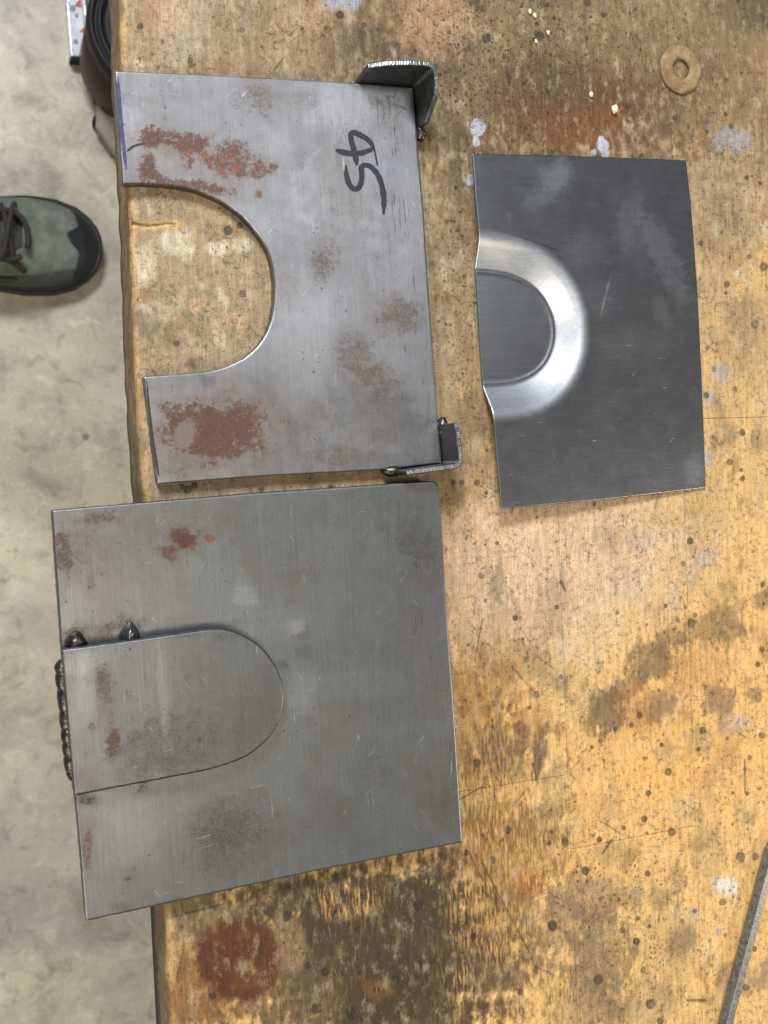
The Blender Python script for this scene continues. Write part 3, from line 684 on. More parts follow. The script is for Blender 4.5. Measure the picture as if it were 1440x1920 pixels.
def dash_u(u, v):
    x = u - (700 + (v - 165) * .079)
    return blob(u, v, 735 + (v.mean() - v) * -.05, v, 60, 1e6, 0, .4) * sstep(0, 20, x) * (1 - sstep(62, 82, x)) + .3 * sstep(500, 700, u)
slab('plate', Gu, ZT, .0064, M_PLATE, frame, steel_fields(up_st, lin(150, 150, 153), dash_u, .10, 100))

def ribbon(name, strokes, z, mat, root, h=.00012, jitter=.06):
    """flat ink strokes: (pixel points, pixel half-width list or number)"""
    V = []; Fc = []
    for pts, w in strokes:
        C = smooth_path(pts, 48, 3); k = len(C)
        t = np.gradient(C, axis=0); t /= np.linalg.norm(t, axis=1)[:, None]; nn = np.stack([-t[:, 1], t[:, 0]], 1)
        ww = np.interp(np.linspace(0, 1, k), np.linspace(0, 1, len(w)), w) if hasattr(w, '__len__') else np.full(k, float(w))
        ww = ww * np.minimum(1, .45 + 6 * np.minimum(np.linspace(0, 1, k), np.linspace(1, 0, k))) * (1 + jitter * rng.standard_normal(k))
        for sgn in (1, -1):
            q = C + nn * (ww * sgn)[:, None]
            V.append(unp(q[:, 0], q[:, 1], np.full(k, z + h)))
        b = sum(len(x) for x in V) - 2 * k
        Fc += [(b + i, b + i + 1, b + k + i + 1, b + k + i) for i in range(k - 1)]
        z += 1.5e-5
    V = np.concatenate(V) - np.array(root.location)
    # wind upwards
    out = []
    for f in Fc:
        a, b2, c2 = V[f[0]], V[f[1]], V[f[2]]
        out.append(f if np.cross(b2 - a, c2 - a)[2] > 0 else f[::-1])
    return mesh_obj(name, V, out, mat, root, False)
def cz(L): return [(480 + x / 3, 60 + y / 3) for x, y in L]
ribbon('marker_writing', [
    (cz([(448,664),(500,680),(560,686),(610,678),(668,652)]), [4.2,5.5,5.2,4.8,4]), (cz([(666,660),(640,610),(590,580),(535,558),(532,600),(548,650),(560,700),(568,750)]), [3.6,4.6,5.2,5,5.2,5.2,5]),
    (cz([(664,645),(674,700),(684,752)]), 1.6),
    (cz([(508,748),(506,800),(525,862),(558,892),(588,868),(598,810),(588,748),(640,748),(688,800),(712,870),(722,950),(718,1028)]), [4,5,5.4,5.4,5.2,5,4.6,5,5.2,5.4,5,3.6])], ZT, M_INK, frame)
ribbon('blue_marker_line', [([(221,142),(224,200),(230,262),(237,318)], [2.5,4.2,4,2.6])], ZT, M_BLUEINK, frame)
ribbon('marker_tick', [([(238,284),(248,275),(262,270),(272,269)], [2,2.4,2.2,1.3])], ZT, M_SCRIBE, frame)
ribbon('marker_line', [([(275,714),(281,775),(289,840),(298,893)], [1.4,1.8,2,2.4])], ZT, M_SCRIBE, frame)

# --- corner brackets: bent angle pieces welded to the plate
def bracket(name, base_px, tops, thick, outward):
    """base_px: pixel polyline of the inner faces at plate level; tops: height above bench (m) per point; outward: world xy lean per metre of height"""
    k = 90
    C = path(base_px, k)
    raw = np.asarray(base_px, float); d = np.r_[0, np.cumsum(np.linalg.norm(np.diff(raw, axis=0), axis=1))]
    s = np.linspace(0, d[-1], k); hz = np.interp(s, d, tops)
    P = unp(C[:, 0], C[:, 1], np.full(k, ZT))[:, :2]
    # round the corner a little
    for _ in range(4): P[1:-1] = .25 * P[:-2] + .5 * P[1:-1] + .25 * P[2:]
    t = np.gradient(P, axis=0); t /= np.linalg.norm(t, axis=1)[:, None]
    nr = np.stack([-t[:, 1], t[:, 0]], 1)
    mid = P.mean(0); ctr = np.array([c0[0], c0[1]])
    if np.sum((mid - ctr) * nr.mean(0)) < 0: nr = -nr
    V = []
    z0 = BENCH + .0004
    nzr = .0004 * fbm(s / 6, s * 0, 3, 3)
    lean = lambda h: nr * (outward * np.maximum(h, 0))[:, None]
    levels = 7
    for side in (0, 1):
        for l in range(levels):
            z = z0 + (hz - .0005 + nzr) * l / (levels - 1)
            q = P + nr * (.0005 + side * thick) + lean(z - z0)
            V.append(np.c_[q, z])
    V = np.concatenate(V); Fc = []; rim = []
    I = lambda side, l, i: (side * levels + l) * k + i
    for l in range(levels - 1):
        for i in range(k - 1):
            Fc.append((I(0, l, i), I(0, l, i + 1), I(0, l + 1, i + 1), I(0, l + 1, i)))
            Fc.append((I(1, l, i + 1), I(1, l, i), I(1, l + 1, i), I(1, l + 1, i + 1)))
    for l in range(levels - 1):
        Fc.append((I(1, l, 0), I(0, l, 0), I(0, l + 1, 0), I(1, l + 1, 0)))
        Fc.append((I(0, l, k - 1), I(1, l, k - 1), I(1, l + 1, k - 1), I(0, l + 1, k - 1)))
    for i in range(k - 1): Fc.append((I(1, 0, i), I(1, 0, i + 1), I(0, 0, i + 1), I(0, 0, i)))
    org = np.array(frame.location)
    o = mesh_obj(name, V - org, Fc, M_BRACKET, frame, True)
    # sawn bright rim, a lip on top
    TI, TO = V[[I(0, levels - 1, i) for i in range(k)]], V[[I(1, levels - 1, i) for i in range(k)]]
    j = .0003 * fbm(s / 3, s * 0 + 2, 3, 5)
    rows = [TI, TI + np.c_[nr * .0003, np.full(k, .0005) + j], TO + np.c_[-nr * .0004, np.full(k, .0004) - j], TO + np.c_[nr * .0001, np.full(k, -.0004)]]
    RV = np.concatenate(rows); RF = [(a * k + i, a * k + i + 1, (a + 1) * k + i + 1, (a + 1) * k + i) for a in range(3) for i in range(k - 1)]
    RF += [(0, k, 2 * k, 3 * k), (4 * k - 1, 3 * k - 1, 2 * k - 1, k - 1)]
    r = mesh_obj('sawn_rim', RV - org, RF, M_RIM, o, False)
    return o
bracket('corner_bracket', [(672,157),(700,158.5),(740,161),(774,163),(777,180),(779,205),(782,238)], [.0225,.0265,.029,.029,.028,.0255,.0135], .0026, .07)
bracket('corner_bracket', [(742,879),(790,872),(828,866.5),(826,845),(823,815),(821,797)], [.021,.0245,.026,.026,.0255,.0235], .0026, .03)

def lump(name, px, z, r, root, sc=(1, 1, 1), rz=0.0, seed=0, point=0.0, mat=None):
    n, k = 20, 28; th = np.linspace(0, np.pi, n)[:, None]; ph = np.linspace(0, 2 * np.pi, k, endpoint=False)[None]
    d = np.stack([np.sin(th) * np.cos(ph), np.sin(th) * np.sin(ph), np.cos(th) + 0 * ph], -1).reshape(-1, 3)
    rr = r * (1 + .14 * fbm(d[:, 0] * 1.8 + seed, d[:, 1] * 1.8 + d[:, 2], 3, seed))
    q = d * rr[:, None]
    q[:, 1] *= 1 + point * np.clip(q[:, 1] / r, 0, 1) ; q[:, 0] *= 1.15 - .5 * (point > 0) * np.clip(q[:, 1] / (r * (1 + point)), 0, 1)
    q = q * np.array(sc)
    ca, sa = math.cos(rz), math.sin(rz)
    q = np.stack([q[:, 0] * ca - q[:, 1] * sa, q[:, 0] * sa + q[:, 1] * ca, q[:, 2]], 1)
    Fc = [(i * k + j, (i + 1) * k + j, (i + 1) * k + (j + 1) % k, i * k + (j + 1) % k) for i in range(n - 1) for j in range(k)]
    c = unp(px[0], px[1], z)
    return mesh_obj(name, q + c - np.array(root.location), Fc, mat or M_WELD, root, True)
lump('weld_tack', (735, 883), BENCH + .0045, .0042, frame, (1.2, .75, 1), .05, 3)
lump('weld_tack', (829, 800), BENCH + .006, .0030, frame, (.9, 1.8, 1.2), -.1, 4)
lump('weld_tack', (788, 250), BENCH + .0040, .0032, frame, (.8, 1.5, 1), .1, 5)

# --- plate with the welded tongue
ZD = BENCH + .0122; ZP = ZD + .0105
c1 = unp(480, 1300, BENCH)
die = empty('tongue_plate', (c1[0], c1[1], BENCH))
tag(die, 'grey steel plate with rounded tongue welded on top, overhanging the bench edge', 'steel plate')
T = path([(100,960),(97.5+3,958.8),(474,927),(804,904.2),(815,905),(821,911)], 300); B_ = path([(163.5,1725),(308,1693.5),(592,1631.5),(866,1578)], 300)
L_ = path([(100,960),(118,1215),(143,1490),(152,1580),(163.5,1725)], 320); R_ = path([(821,911),(828,1002),(836,1143),(848,1300),(866,1578)], 320)
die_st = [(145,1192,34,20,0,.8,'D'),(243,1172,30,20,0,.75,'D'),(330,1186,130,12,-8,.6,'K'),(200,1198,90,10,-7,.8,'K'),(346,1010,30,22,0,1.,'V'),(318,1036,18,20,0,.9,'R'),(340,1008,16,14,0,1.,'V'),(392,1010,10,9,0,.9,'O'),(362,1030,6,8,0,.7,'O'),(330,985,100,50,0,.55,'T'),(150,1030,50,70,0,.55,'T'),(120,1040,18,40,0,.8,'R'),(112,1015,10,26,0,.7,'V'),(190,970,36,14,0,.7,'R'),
 (790,1030,60,40,55,.9,'D'),(765,1000,40,30,40,.7,'D'),(440,1555,80,60,-10,.85,'D'),(400,1600,44,50,0,.6,'D'),(700,1450,40,20,0,.5,'D'),(205,1178,26,14,0,.75,'T'),(240,1030,60,60,0,.3,'T'),(172,1095,10,16,0,.6,'R'),
 (567,1190,15,12,0,.7,'D'),(568,1225,16,17,0,.6,'D'),(567,1190,9,7,0,.8,'H'),(568,1225,10,11,0,.8,'H'),(555,1175,14,12,0,.5,'L'),(565,1290,24,44,0,.45,'L'),(460,1115,20,20,0,.45,'L'),(500,1170,90,30,0,.2,'L'),(525,1245,14,12,0,.8,'D'),
 (160,1500,24,12,0,.8,'D'),(270,1477,16,9,-30,.8,'D'),(165,1590,10,40,0,.7,'R'),(300,1480,80,16,0,.4,'D'),(850,1480,16,80,0,.4,'D'),(240,1648,10,4,0,.9,'D'),(250,1635,14,16,0,.5,'D'),(330,1690,12,6,0,.7,'D'),(230,1700,24,8,0,.6,'D'),(620,960,120,40,0,.3,'T'),(720,930,80,20,0,.4,'D'),(240,1560,60,60,0,.25,'L')]
def dash_d(u, v):
    return .95 * blob(u, v, 770, 1150, 55, 200, -4, .5) + .35 * blob(u, v, 840, 1480, 40, 120, 0, .5) + .22
slab('plate', coons(T, B_, L_, R_), ZD, .0118, M_DIE, die, steel_fields(die_st, lin(128, 129, 129), dash_d, .06, 160))
up = [(119,1221),(236,1206),(352,1189),(391,1183),(422,1182),(450,1191),(481,1208),(508,1237.5),(525,1271),(531,1302)]
dn = [(142.5,1489),(313,1456.5),(391,1442),(453,1422),(484.5,1401),(512,1372),(527,1337),(531,1302)]
A_ = smooth_path(up, 260, 2); D_ = smooth_path(dn, 260, 2)
e = np.linspace(0, 1, 260)
tpad = np.linspace(0, 1, 150)[None, :, None]
Gp = A_[:, None] * (1 - tpad) + D_[:, None] * tpad
Gp[-1] = Gp[-1] * .999 + Gp[-2] * .001
pad_st = [(195,1282,20,44,-8,.8,'T'),(190,1268,8,16,-20,.75,'R'),(214,1392,15,22,10,.85,'R'),(172,1362,9,8,0,.7,'D'),(197,1246,6,4,0,.8,'D'),(330,1390,110,70,0,.6,'D'),(290,1420,60,40,0,.5,'D'),(228,1456,12,10,0,.5,'D'),(374,1388,4,6,0,1.,'K'),(350,1190,30,6,0,.6,'D'),(425,1196,24,8,0,.5,'D'),(150,1240,40,20,0,.5,'L'),(480,1370,40,50,0,.4,'D'),(160,1300,20,60,0,.35,'L'),(305,1300,8,90,-3,.4,'L')]
slab('tongue', Gp, ZP, .0104, M_DIE, die, steel_fields(pad_st, lin(118, 119, 119), lambda u, v: .25 + 0 * u, .09, 190), .0008)
lump('weld_tack', (142, 1203), ZD + .0010, .0046, die, (1, 1.0, 1.25), -.05, 6, .12)
lump('weld_tack', (243, 1190), ZD + .0010, .0043, die, (1, 1.2, 1.35), -.05, 7, .22, plain_metal('shiny_weld_metal', lin(120, 122, 124), .22, 200, var=.3))
# weld run down the front edge, a chain of overlapping ripples
pw = path([(121,1236),(127,1300),(133,1370),(138,1425),(142,1462)], 150)
Pw = unp(pw[:, 0], pw[:, 1], np.full(150, ZD + .0005))
ss = np.linspace(0, 1, 150)
ph = (ss * 7.3 + .25 * np.sin(ss * 9)) % 1
rad = (.0026 + .0015 * np.sqrt(np.clip(1 - (ph * 1.6 - .7) ** 2, 0, 1)) + .0006 * (1 - ss)) * np.clip(np.minimum(ss * 14, (1 - ss) * 10) + .25, 0, 1) ** .5
Vw, Fw = tube(Pw - np.array([.0006, 0, 0]), rad, 18)
mesh_obj('weld_bead', Vw - np.array(die.location), Fw, M_WELD, die, True)

# ------------------------------------------------------------------ pressed sheet
c2 = unp(1110, 620, BENCH)
n, k = 250, 360
Ts = path([(886,288),(1080,292.5),(1286,300.5)], n); Bs = path([(940,954),(1130,937),(1323,915)], n)
Ls = path([(886,288),(893,380),(900,455),(908,560),(917,700),(925,775),(932,860),(940,954)], k); Rs = path([(1286,300.5),(1297,400),(1307,540),(1314,680),(1319,800),(1323,915)], k)
Gs = coons(Ts, Bs, Ls, Rs)
us, vs = Gs[..., 0].ravel(), Gs[..., 1].ravel()
sgrid = np.repeat(np.linspace(0, 1, n), k); tgrid = np.tile(np.linspace(0, 1, k), n)
zb = .0094 * (1 - sgrid) ** 1.15 * (.80 + .25 * tgrid) + .0016 + .0012 * sgrid * (1 - tgrid) * (sgrid > 0)
Psh = unp(us, vs, BENCH + zb)
dpoly_px = smooth_path([(780,498),(893,505),(930,508),(958,514),(990,528),(1018,553),(1037,590),(1042,622),(1038,655),(1022,688),(992,711),(955,722),(913,724),(800,728)], 160, 2)
dp = unp(dpoly_px[:, 0], dpoly_px[:, 1], np.full(160, BENCH + .0015))[:, :2]
pts = Psh[:, :2]
dist = np.full(len(pts), 1e9)
for a, b in zip(dp[:-1], dp[1:]):
    ab = b - a; t = np.clip(((pts - a) @ ab) / (ab @ ab), 0, 1)
    dist = np.minimum(dist, np.hypot(*(pts - a - t[:, None] * ab).T))
inside = np.zeros(len(pts), bool)
pc = np.concatenate([dp, [dp[-1] - [.05, 0], dp[0] - [.05, 0]]])
for a, b in zip(pc, np.roll(pc, -1, 0)):
    cnd = (a[1] > pts[:, 1]) != (b[1] > pts[:, 1])
    xx = (b[0] - a[0]) * (pts[:, 1] - a[1]) / (b[1] - a[1] + 1e-15) + a[0]
    inside ^= cnd & (pts[:, 0] < xx)
sd = np.where(inside, -dist, dist)
wr = .0195
q = np.clip((sd + .0002) / wr, 0, 1)
fq = np.where(q < .62, q * 1.27, 0) + np.where(q >= .62, 1 - (1 - .62 * 1.27) * (np.clip((1 - q) / .38, 0, 1)) ** 2.2, 0)
ZFL = .0014
zz = ZFL + (zb - ZFL) * fq
zz += .00025 * np.exp(-((sd + .0012) / .0011) ** 2)            # faint raised bead just inside the crease
zz += .0002 * fbm(pts[:, 0] / .05, pts[:, 1] / .05, 2, 77) * np.clip(sd / .02, 0, 1)
Psh[:, 2] = BENCH + zz
# shift xy so that lowered areas stay put in plan (they keep their plan position)
sh_st = [(1040,335,30,26,-30,.5,'L'),(1010,372,30,16,-20,.35,'L'),(1055,310,12,30,10,.4,'L'),(1180,400,16,60,10,.25,'L'),(1235,460,22,70,-30,.45,'L'),(1190,440,26,70,-25,.22,'L'),(1270,540,20,50,-35,.3,'L'),(1100,470,40,30,0,.2,'L'),(1240,580,14,30,-20,.25,'L'),(1190,640,90,30,0,.12,'L'),(1300,880,18,26,0,.35,'L'),(1100,560,60,40,0,.15,'L'),(950,430,60,120,0,.12,'K'),(1008,456,64,1.7,19,.8,'K'),(1138,545,1.6,26,14,1.,'L'),(1130,575,1.3,16,14,1.,'L'),(1180,925,6,5,0,.8,'R'),(1060,300,90,14,0,.25,'T')]
shf = steel_fields(sh_st, lin(136, 137, 139), None, .03, 230, 2.3)(us, vs, Psh[:, 0] * 1000, Psh[:, 1] * 1000)
# lamp highlight along the pressed ramp, painted into the sheet colour
burn = sstep(.0, .0012, sd) * (1 - sstep(wr * .72, wr * 1.12, sd))  # ramp mask that carries the painted highlight
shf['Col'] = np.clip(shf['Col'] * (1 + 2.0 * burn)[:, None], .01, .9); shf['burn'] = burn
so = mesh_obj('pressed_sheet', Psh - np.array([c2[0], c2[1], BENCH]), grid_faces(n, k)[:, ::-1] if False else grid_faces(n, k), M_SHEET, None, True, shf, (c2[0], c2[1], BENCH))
p3 = so.data.polygons[100].normal
if p3.z < 0: so.data.flip_normals()
sol = so.modifiers.new('thickness', 'SOLIDIFY'); sol.thickness = .0010; sol.offset = -1
tag(so, 'dark grey sheet steel panel with a D-shaped pressed recess and bright ramp', 'metal sheet')
# ramp with the painted highlight gets extra roughness
nt = M_SHEET.node_tree; b = nt.nodes['Principled BSDF']
old = b.inputs['Roughness'].links[0].from_socket
at = nt.nodes.new('ShaderNodeAttribute'); at.attribute_name = 'burn'
mu = nt.nodes.new('ShaderNodeMath'); mu.operation = 'MULTIPLY'; mu.inputs[1].default_value = .07; nt.links.new(at.outputs['Fac'], mu.inputs[0])
ad = nt.nodes.new('ShaderNodeMath'); ad.operation = 'ADD'; nt.links.new(old, ad.inputs[0]); nt.links.new(mu.outputs[0], ad.inputs[1]); nt.links.new(ad.outputs[0], b.inputs['Roughness'])

# ------------------------------------------------------------------ washer
wc = unp(1274, 131, BENCH)
prof = [(.0060,.0001),(.0058,.0011),(.0062,.0018),(.0074,.0024),(.0088,.0025),(.0098,.0021),(.0128,.0019),(.0141,.0014),(.0146,.0008),(.0145,.0001)]
k = 64; V = []; Fc = []
for i, (r, z) in enumerate(prof):
    for j in range(k):
        a = 2 * math.pi * j / k
        rr = r * (1 + .012 * math.sin(3 * a + 1) + .010 * math.sin(7 * a)) ; V.append((rr * math.cos(a), rr * math.sin(a), z + .00012 * math.sin(5 * a + i)))
npf = len(prof)
for i in range(npf):
    for j in range(k):
        Fc.append((i * k + j, i * k + (j + 1) % k, ((i + 1) % npf) * k + (j + 1) % k, ((i + 1) % npf) * k + j))
w = N('dusty_rusty_washer')
nn = w.noise(w.coord(), 420, 5, .7); n4 = w.noise(w.coord(), 130, 4, .6)
cc = w.mixc(w.ramp(n4, (.35, 0), (.65, 1)), lin(126, 98, 68), lin(154, 133, 100)); cc = w.mixc(w.math('MULTIPLY', w.ramp(nn, (.5, 0), (.66, 1)), .6), cc, lin(98, 70, 44))
M_WASH = w.out(Base_Color=cc, Roughness=.75, Normal=w.bump(nn, .5, .0006), Specular_IOR_Level=.3)
wo = mesh_obj('washer', V, Fc, M_WASH, None, True, None, (wc[0], wc[1], BENCH + .0003))
wo.data.update()
import bmesh
bm = bmesh.new(); bm.from_mesh(wo.data); bmesh.ops.recalc_face_normals(bm, faces=bm.faces); bm.to_mesh(wo.data); bm.free()
tag(wo, 'dusty rust-tan round washer lying on the bench', 'washer')

# ------------------------------------------------------------------ hex key
ZK = BENCH + .0046
ka, kb = unp(1448, 1590, ZK), unp(1330, 2034, ZK)
dirk = (kb - ka) / np.linalg.norm(kb - ka); perp = np.array([-dirk[1], dirk[0], 0]) * 1.0
if perp[0] < 0: perp = -perp
pts_k = [ka + perp * (.018 + .02 * i) - dirk * .012 for i in (1.2, .6, .1)]
for a in np.linspace(0, math.pi / 2, 8)[1:-1]:
    pts_k.append(ka - dirk * .012 + perp * .018 + dirk * .0 + (dirk * (.018 * (1 - math.cos(a))) - perp * (.018 * math.sin(a))))
pts_k += [ka + dirk * .008, (ka + kb) / 2, kb]
V = []; Fc = []
R6 = .0044
for i, p in enumerate(pts_k):
    t = np.array(pts_k[min(i + 1, len(pts_k) - 1)]) - np.array(pts_k[max(i - 1, 0)]); t /= np.linalg.norm(t)
    a = np.cross((0, 0, 1), t); a /= np.linalg.norm(a)
    for j in range(6):
        for eps in (-.045, .045):
            q_ = math.pi / 3 * j + eps
            rr = R6 * .998
            V.append(np.array(p) + rr * (math.cos(q_) * a + math.sin(q_) * np.array([0, 0, 1.0])))
for i in range(len(pts_k) - 1):
    for j in range(12): Fc.append((i * 12 + j, i * 12 + (j + 1) % 12, (i + 1) * 12 + (j + 1) % 12, (i + 1) * 12 + j))
Fc.append(tuple(range(12))[::-1]); Fc.append(tuple((len(pts_k) - 1) * 12 + j for j in range(12)))
M_KEY = plain_metal('worn_bright_steel', lin(140, 140, 136), .40, 400, var=.22)
V = np.array(V); V[:, 2] += (BENCH + .0002) - V[:, 2].min()
ko = mesh_obj('hex_key', V - ka, Fc, M_KEY, None, False, None, tuple(ka))
tag(ko, 'bright steel hexagonal bar key lying on yellow bench wood', 'hex key')

# ------------------------------------------------------------------ crumbs and filings on the bench
M_CRUMB = plain('cream_plaster', lin(226, 212, 180), .9, 900, .15)
def crumb(px, r, seed, label, grp):
    n_, k_ = 7, 9; th = np.linspace(0, np.pi, n_)[:, None]; ph = np.linspace(0, 2 * np.pi, k_, endpoint=False)[None]
    d = np.stack([np.sin(th) * np.cos(ph), np.sin(th) * np.sin(ph), np.cos(th) + 0 * ph], -1).reshape(-1, 3)
    q = d * (r * (1 + .5 * fbm(d[:, 0] * 2 + seed * 1.7, d[:, 1] * 2 + d[:, 2] * 2, 2, seed)))[:, None] * np.array([.8, 1.1, .6])
    q[:, 2] -= q[:, 2].min()
    F_ = [(i * k_ + j, (i + 1) * k_ + j, (i + 1) * k_ + (j + 1) % k_, i * k_ + (j + 1) % k_) for i in range(n_ - 1) for j in range(k_)]
    c = unp(px[0], px[1], BENCH)
    o = mesh_obj('plaster_crumb', q, F_, M_CRUMB, None, False, None, (c[0], c[1], BENCH + .0001))
    tag(o, label, 'crumb', grp)
crumb((1150, 206), .0024, 1, 'largest cream plaster crumb between the washer and the dark sheet', 'plaster crumbs on the bench')
crumb((1107, 178), .0015, 2, 'oblong cream crumb on the rust-brown smudge above the dark sheet', 'plaster crumbs on the bench')
for i, (p, r) in enumerate((((992, 22), .0013), ((1001, 30), .0014), ((1026, 62), .0014), ((1004, 78), .001))):
    crumb(p, r, 3 + i, ('tiny cream crumb touching its twin, the one farther from the washer', 'tiny cream crumb touching its twin, the one closer to the washer', 'tiny cream crumb alone between dark burn marks and the washer', 'smallest cream crumb just beside a round dark burn mark')[i], 'tiny crumbs in a cluster')

V = []; Fc = []
def shard(px, L, wd, a, z):
    c = unp(px[0], px[1], z); ca, sa = math.cos(a), math.sin(a); b = len(V)
    for (x, y, zz_) in ((-L, 0, 0), (0, -wd, .0001), (L, 0, .00015), (0, wd, .0003)):
        V.append(c + np.array([x * ca - y * sa, x * sa + y * ca, zz_ + .00012]))
    Fc.extend([(b, b + 1, b + 2), (b, b + 2, b + 3), (b, b + 3, b + 1), (b + 1, b + 3, b + 2)])
for i in range(150):
    if i < 80: p = (random.gauss(1030, 130), random.gauss(140, 80))
    else: p = (random.uniform(850, 1430), random.uniform(950, 1900)) if i < 120 else (random.uniform(320, 860), random.uniform(1740, 1910))
    if p[1] > 270 and p[1] < 950 and p[0] > 870: continue
    if p[1] < 5 or p[0] < 830 and p[1] < 900: continue
    shard(p, random.uniform(.0003, .0008), random.uniform(.00012, .0003), random.uniform(0, 3.1), BENCH)
fo = mesh_obj('metal_filings', np.array(V), Fc, M_RIM, None, False)
tag(fo, 'scattered tiny bright metal filings on the bench', 'filings', kind='stuff')

# ------------------------------------------------------------------ shoe on the floor
tipw = unp(184, 474, .03); back = unp(0, 452, .05)
ang = math.atan2(tipw[1] - back[1], tipw[0] - back[0])
LEN = .305
shoe = empty('shoe', (tipw[0] - LEN * math.cos(ang), tipw[1] - LEN * math.sin(ang), 0), ang)
tag(shoe, 'grey-green hiking shoe with black rubber toe on the concrete floor', 'shoe')
def shoe_w(s):
    w_ = np.interp(s, [0, .04, .12, .3, .45, .6, .72, .82, .9, .95, .98, .995, 1], [.006, .022, .034, .037, .041, .050, .0545, .0525, .0445, .033, .0215, .0105, .001])
    return w_
def shoe_h(s):
    return np.interp(s, [0, .05, .2, .35, .5, .62, .75, .86, .94, .98, 1], [.075, .095, .100, .108, .100, .084, .066, .055, .045, .035, .025])
def shoe_c(s): return .006 * np.sin((s - .35) * 2.6)           # inward curve
def shoe_pt(s, th, grow=0.0):
    """s along, th 0..pi across the top from the right side (-y) to the left"""
    w_, h_ = shoe_w(s) + grow, shoe_h(s) + grow
    cx, sx = np.cos(th), np.sin(th)
    y = -np.sign(cx) * np.abs(cx) ** .78 * w_ * (1 - .10 * sx) + shoe_c(s)
    z = .022 + (h_ - .022) * np.abs(sx) ** .85
    return np.stack([s * LEN + 0 * y, y, z], -1)
def shoe_grid(name, keep, grow, mat, parent, ns=150, nth=90, s0=.0, s1=1.0):
    s = 1 - (1 - np.linspace(s0, 1, ns)) ** 1.0; s = s[s <= s1 + 1e-9]; th = np.linspace(0, np.pi, nth)
    A, Bq = np.meshgrid(s, th, indexing='ij'); P = shoe_pt(A, Bq, grow).reshape(-1, 3)
    Fq = grid_faces(len(s), nth); ks = keep(A.ravel(), Bq.ravel()); Fq = Fq[ks[Fq].all(1)]
    used = np.unique(Fq); mp = np.full(len(P), -1); mp[used] = np.arange(len(used))
    o = mesh_obj(name, P[used], mp[Fq], mat, parent, True)
    sm = o.modifiers.new('thickness', 'SOLIDIFY'); sm.thickness = .0022; sm.offset = 0
    return o
w = N('grey_green_mesh_fabric')
wv = w.n('ShaderNodeTexWave', {'wave_type': 'BANDS', 'bands_direction': 'DIAGONAL'}, Vector=w.coord(), Scale=210, Distortion=1.5, Detail=2).outputs[0]
nn = w.noise(w.coord(), 60, 5, .6)
cc = w.mixc(w.ramp(nn, (.35, 0), (.65, 1)), lin(90, 98, 90), lin(114, 122, 113)); cc = w.mixc(1.0, cc, w.ramp(wv, (0, .82), (1, 1.1)), 'MULTIPLY')
M_FAB = w.out(Base_Color=cc, Roughness=.85, Normal=w.bump(wv, .3, .0008), Specular_IOR_Level=.2)
M_RUB = plain('black_rubber', lin(30, 32, 37), .55, 160, .3)
M_OVER = plain('dark_grey_suede', lin(70, 72, 70), .85, 220, .25)
M_LACE = plain('dark_brown_lace', lin(44, 40, 38), .8, 700, .4)
M_LIN = plain('black_lining', lin(22, 22, 24), .9, 300, .3)
opening = lambda s, t: (s > .05) & (s < .40) & (np.abs(t - np.pi / 2) < .62)
lacing = lambda s, t: (s >= .39) & (s < .70) & (np.abs(t - np.pi / 2) < .40 * np.clip((.715 - s) / .06, 0, 1) ** .5)
shoe_grid('upper', lambda s, t: ~opening(s, t) & ~lacing(s, t), 0, M_FAB, shoe)
capf = lambda s, t: s > (.925 - .050 * np.exp(-((t - np.pi / 2 - .10) / .20) ** 2) - .05 * np.clip(np.abs(t - np.pi / 2) / (np.pi / 2), 0, 1) ** 1.5 - .42 * np.clip((np.abs(t - np.pi / 2) - 1.2) / .37, 0, 1) ** 1.3)
shoe_grid('toe_cap', capf, .0022, M_RUB, shoe, 320, 160, .3)
shoe_grid('side_overlay', lambda s, t: (t < .62 + .25 * np.sin(s * 9)) & (s > .12) & (s < .90), .0012, M_OVER, shoe, 240, 120)
shoe_grid('tongue', lambda s, t: (s > .34) & (s < .715) & (np.abs(t - np.pi / 2) < .46), -.005, M_OVER, shoe)
shoe_grid('lining', lambda s, t: (s > .03) & (s < .42), -.0045, M_LIN, shoe).location.z = -.020
# sole
sv = np.concatenate([np.linspace(0, .9, 60), 1 - .1 * (1 - np.linspace(0, 1, 40)) ** 2])
wl = shoe_w(sv) + .0045
outl = np.concatenate([np.stack([sv * (LEN + .006), -wl + shoe_c(sv)], 1), np.stack([sv * (LEN + .006), wl + shoe_c(sv)], 1)[::-1]])
V, Fc = prism(outl, .0006, .027, .003); mesh_obj('sole', V, Fc, M_RUB, shoe, False)
# laces: crossing pairs over the tongue, with eyelets
for i, s_ in enumerate((.675, .60, .525, .45)):
    sp_ = [shoe_pt(np.array(s_ + ds), np.array(np.pi / 2 + a), .004 + .004 * math.cos(a * 2)) for ds, a in zip(np.linspace(0, -.05, 11), np.linspace(-.56, .56, 11))]
    V, Fc = tube(sp_, .0032, 8); mesh_obj('lace', V, Fc, M_LACE, shoe)
    sp_ = [shoe_pt(np.array(s_ + ds), np.array(np.pi / 2 - a), .007 + .004 * math.cos(a * 2)) for ds, a in zip(np.linspace(0, -.05, 11), np.linspace(-.56, .56, 11))]
    V, Fc = tube(sp_, .0032, 8); mesh_obj('lace', V, Fc, M_LACE, shoe)
    for sg in (-1, 1):
        p = shoe_pt(np.array(s_), np.array(np.pi / 2 + sg * .58), .002)
        V, Fc = tube([p + np.array([0, 0, -.002]), p + np.array([0, 0, .0015])], .0042, 12); mesh_obj('eyelet', V, Fc, M_KEY, shoe)
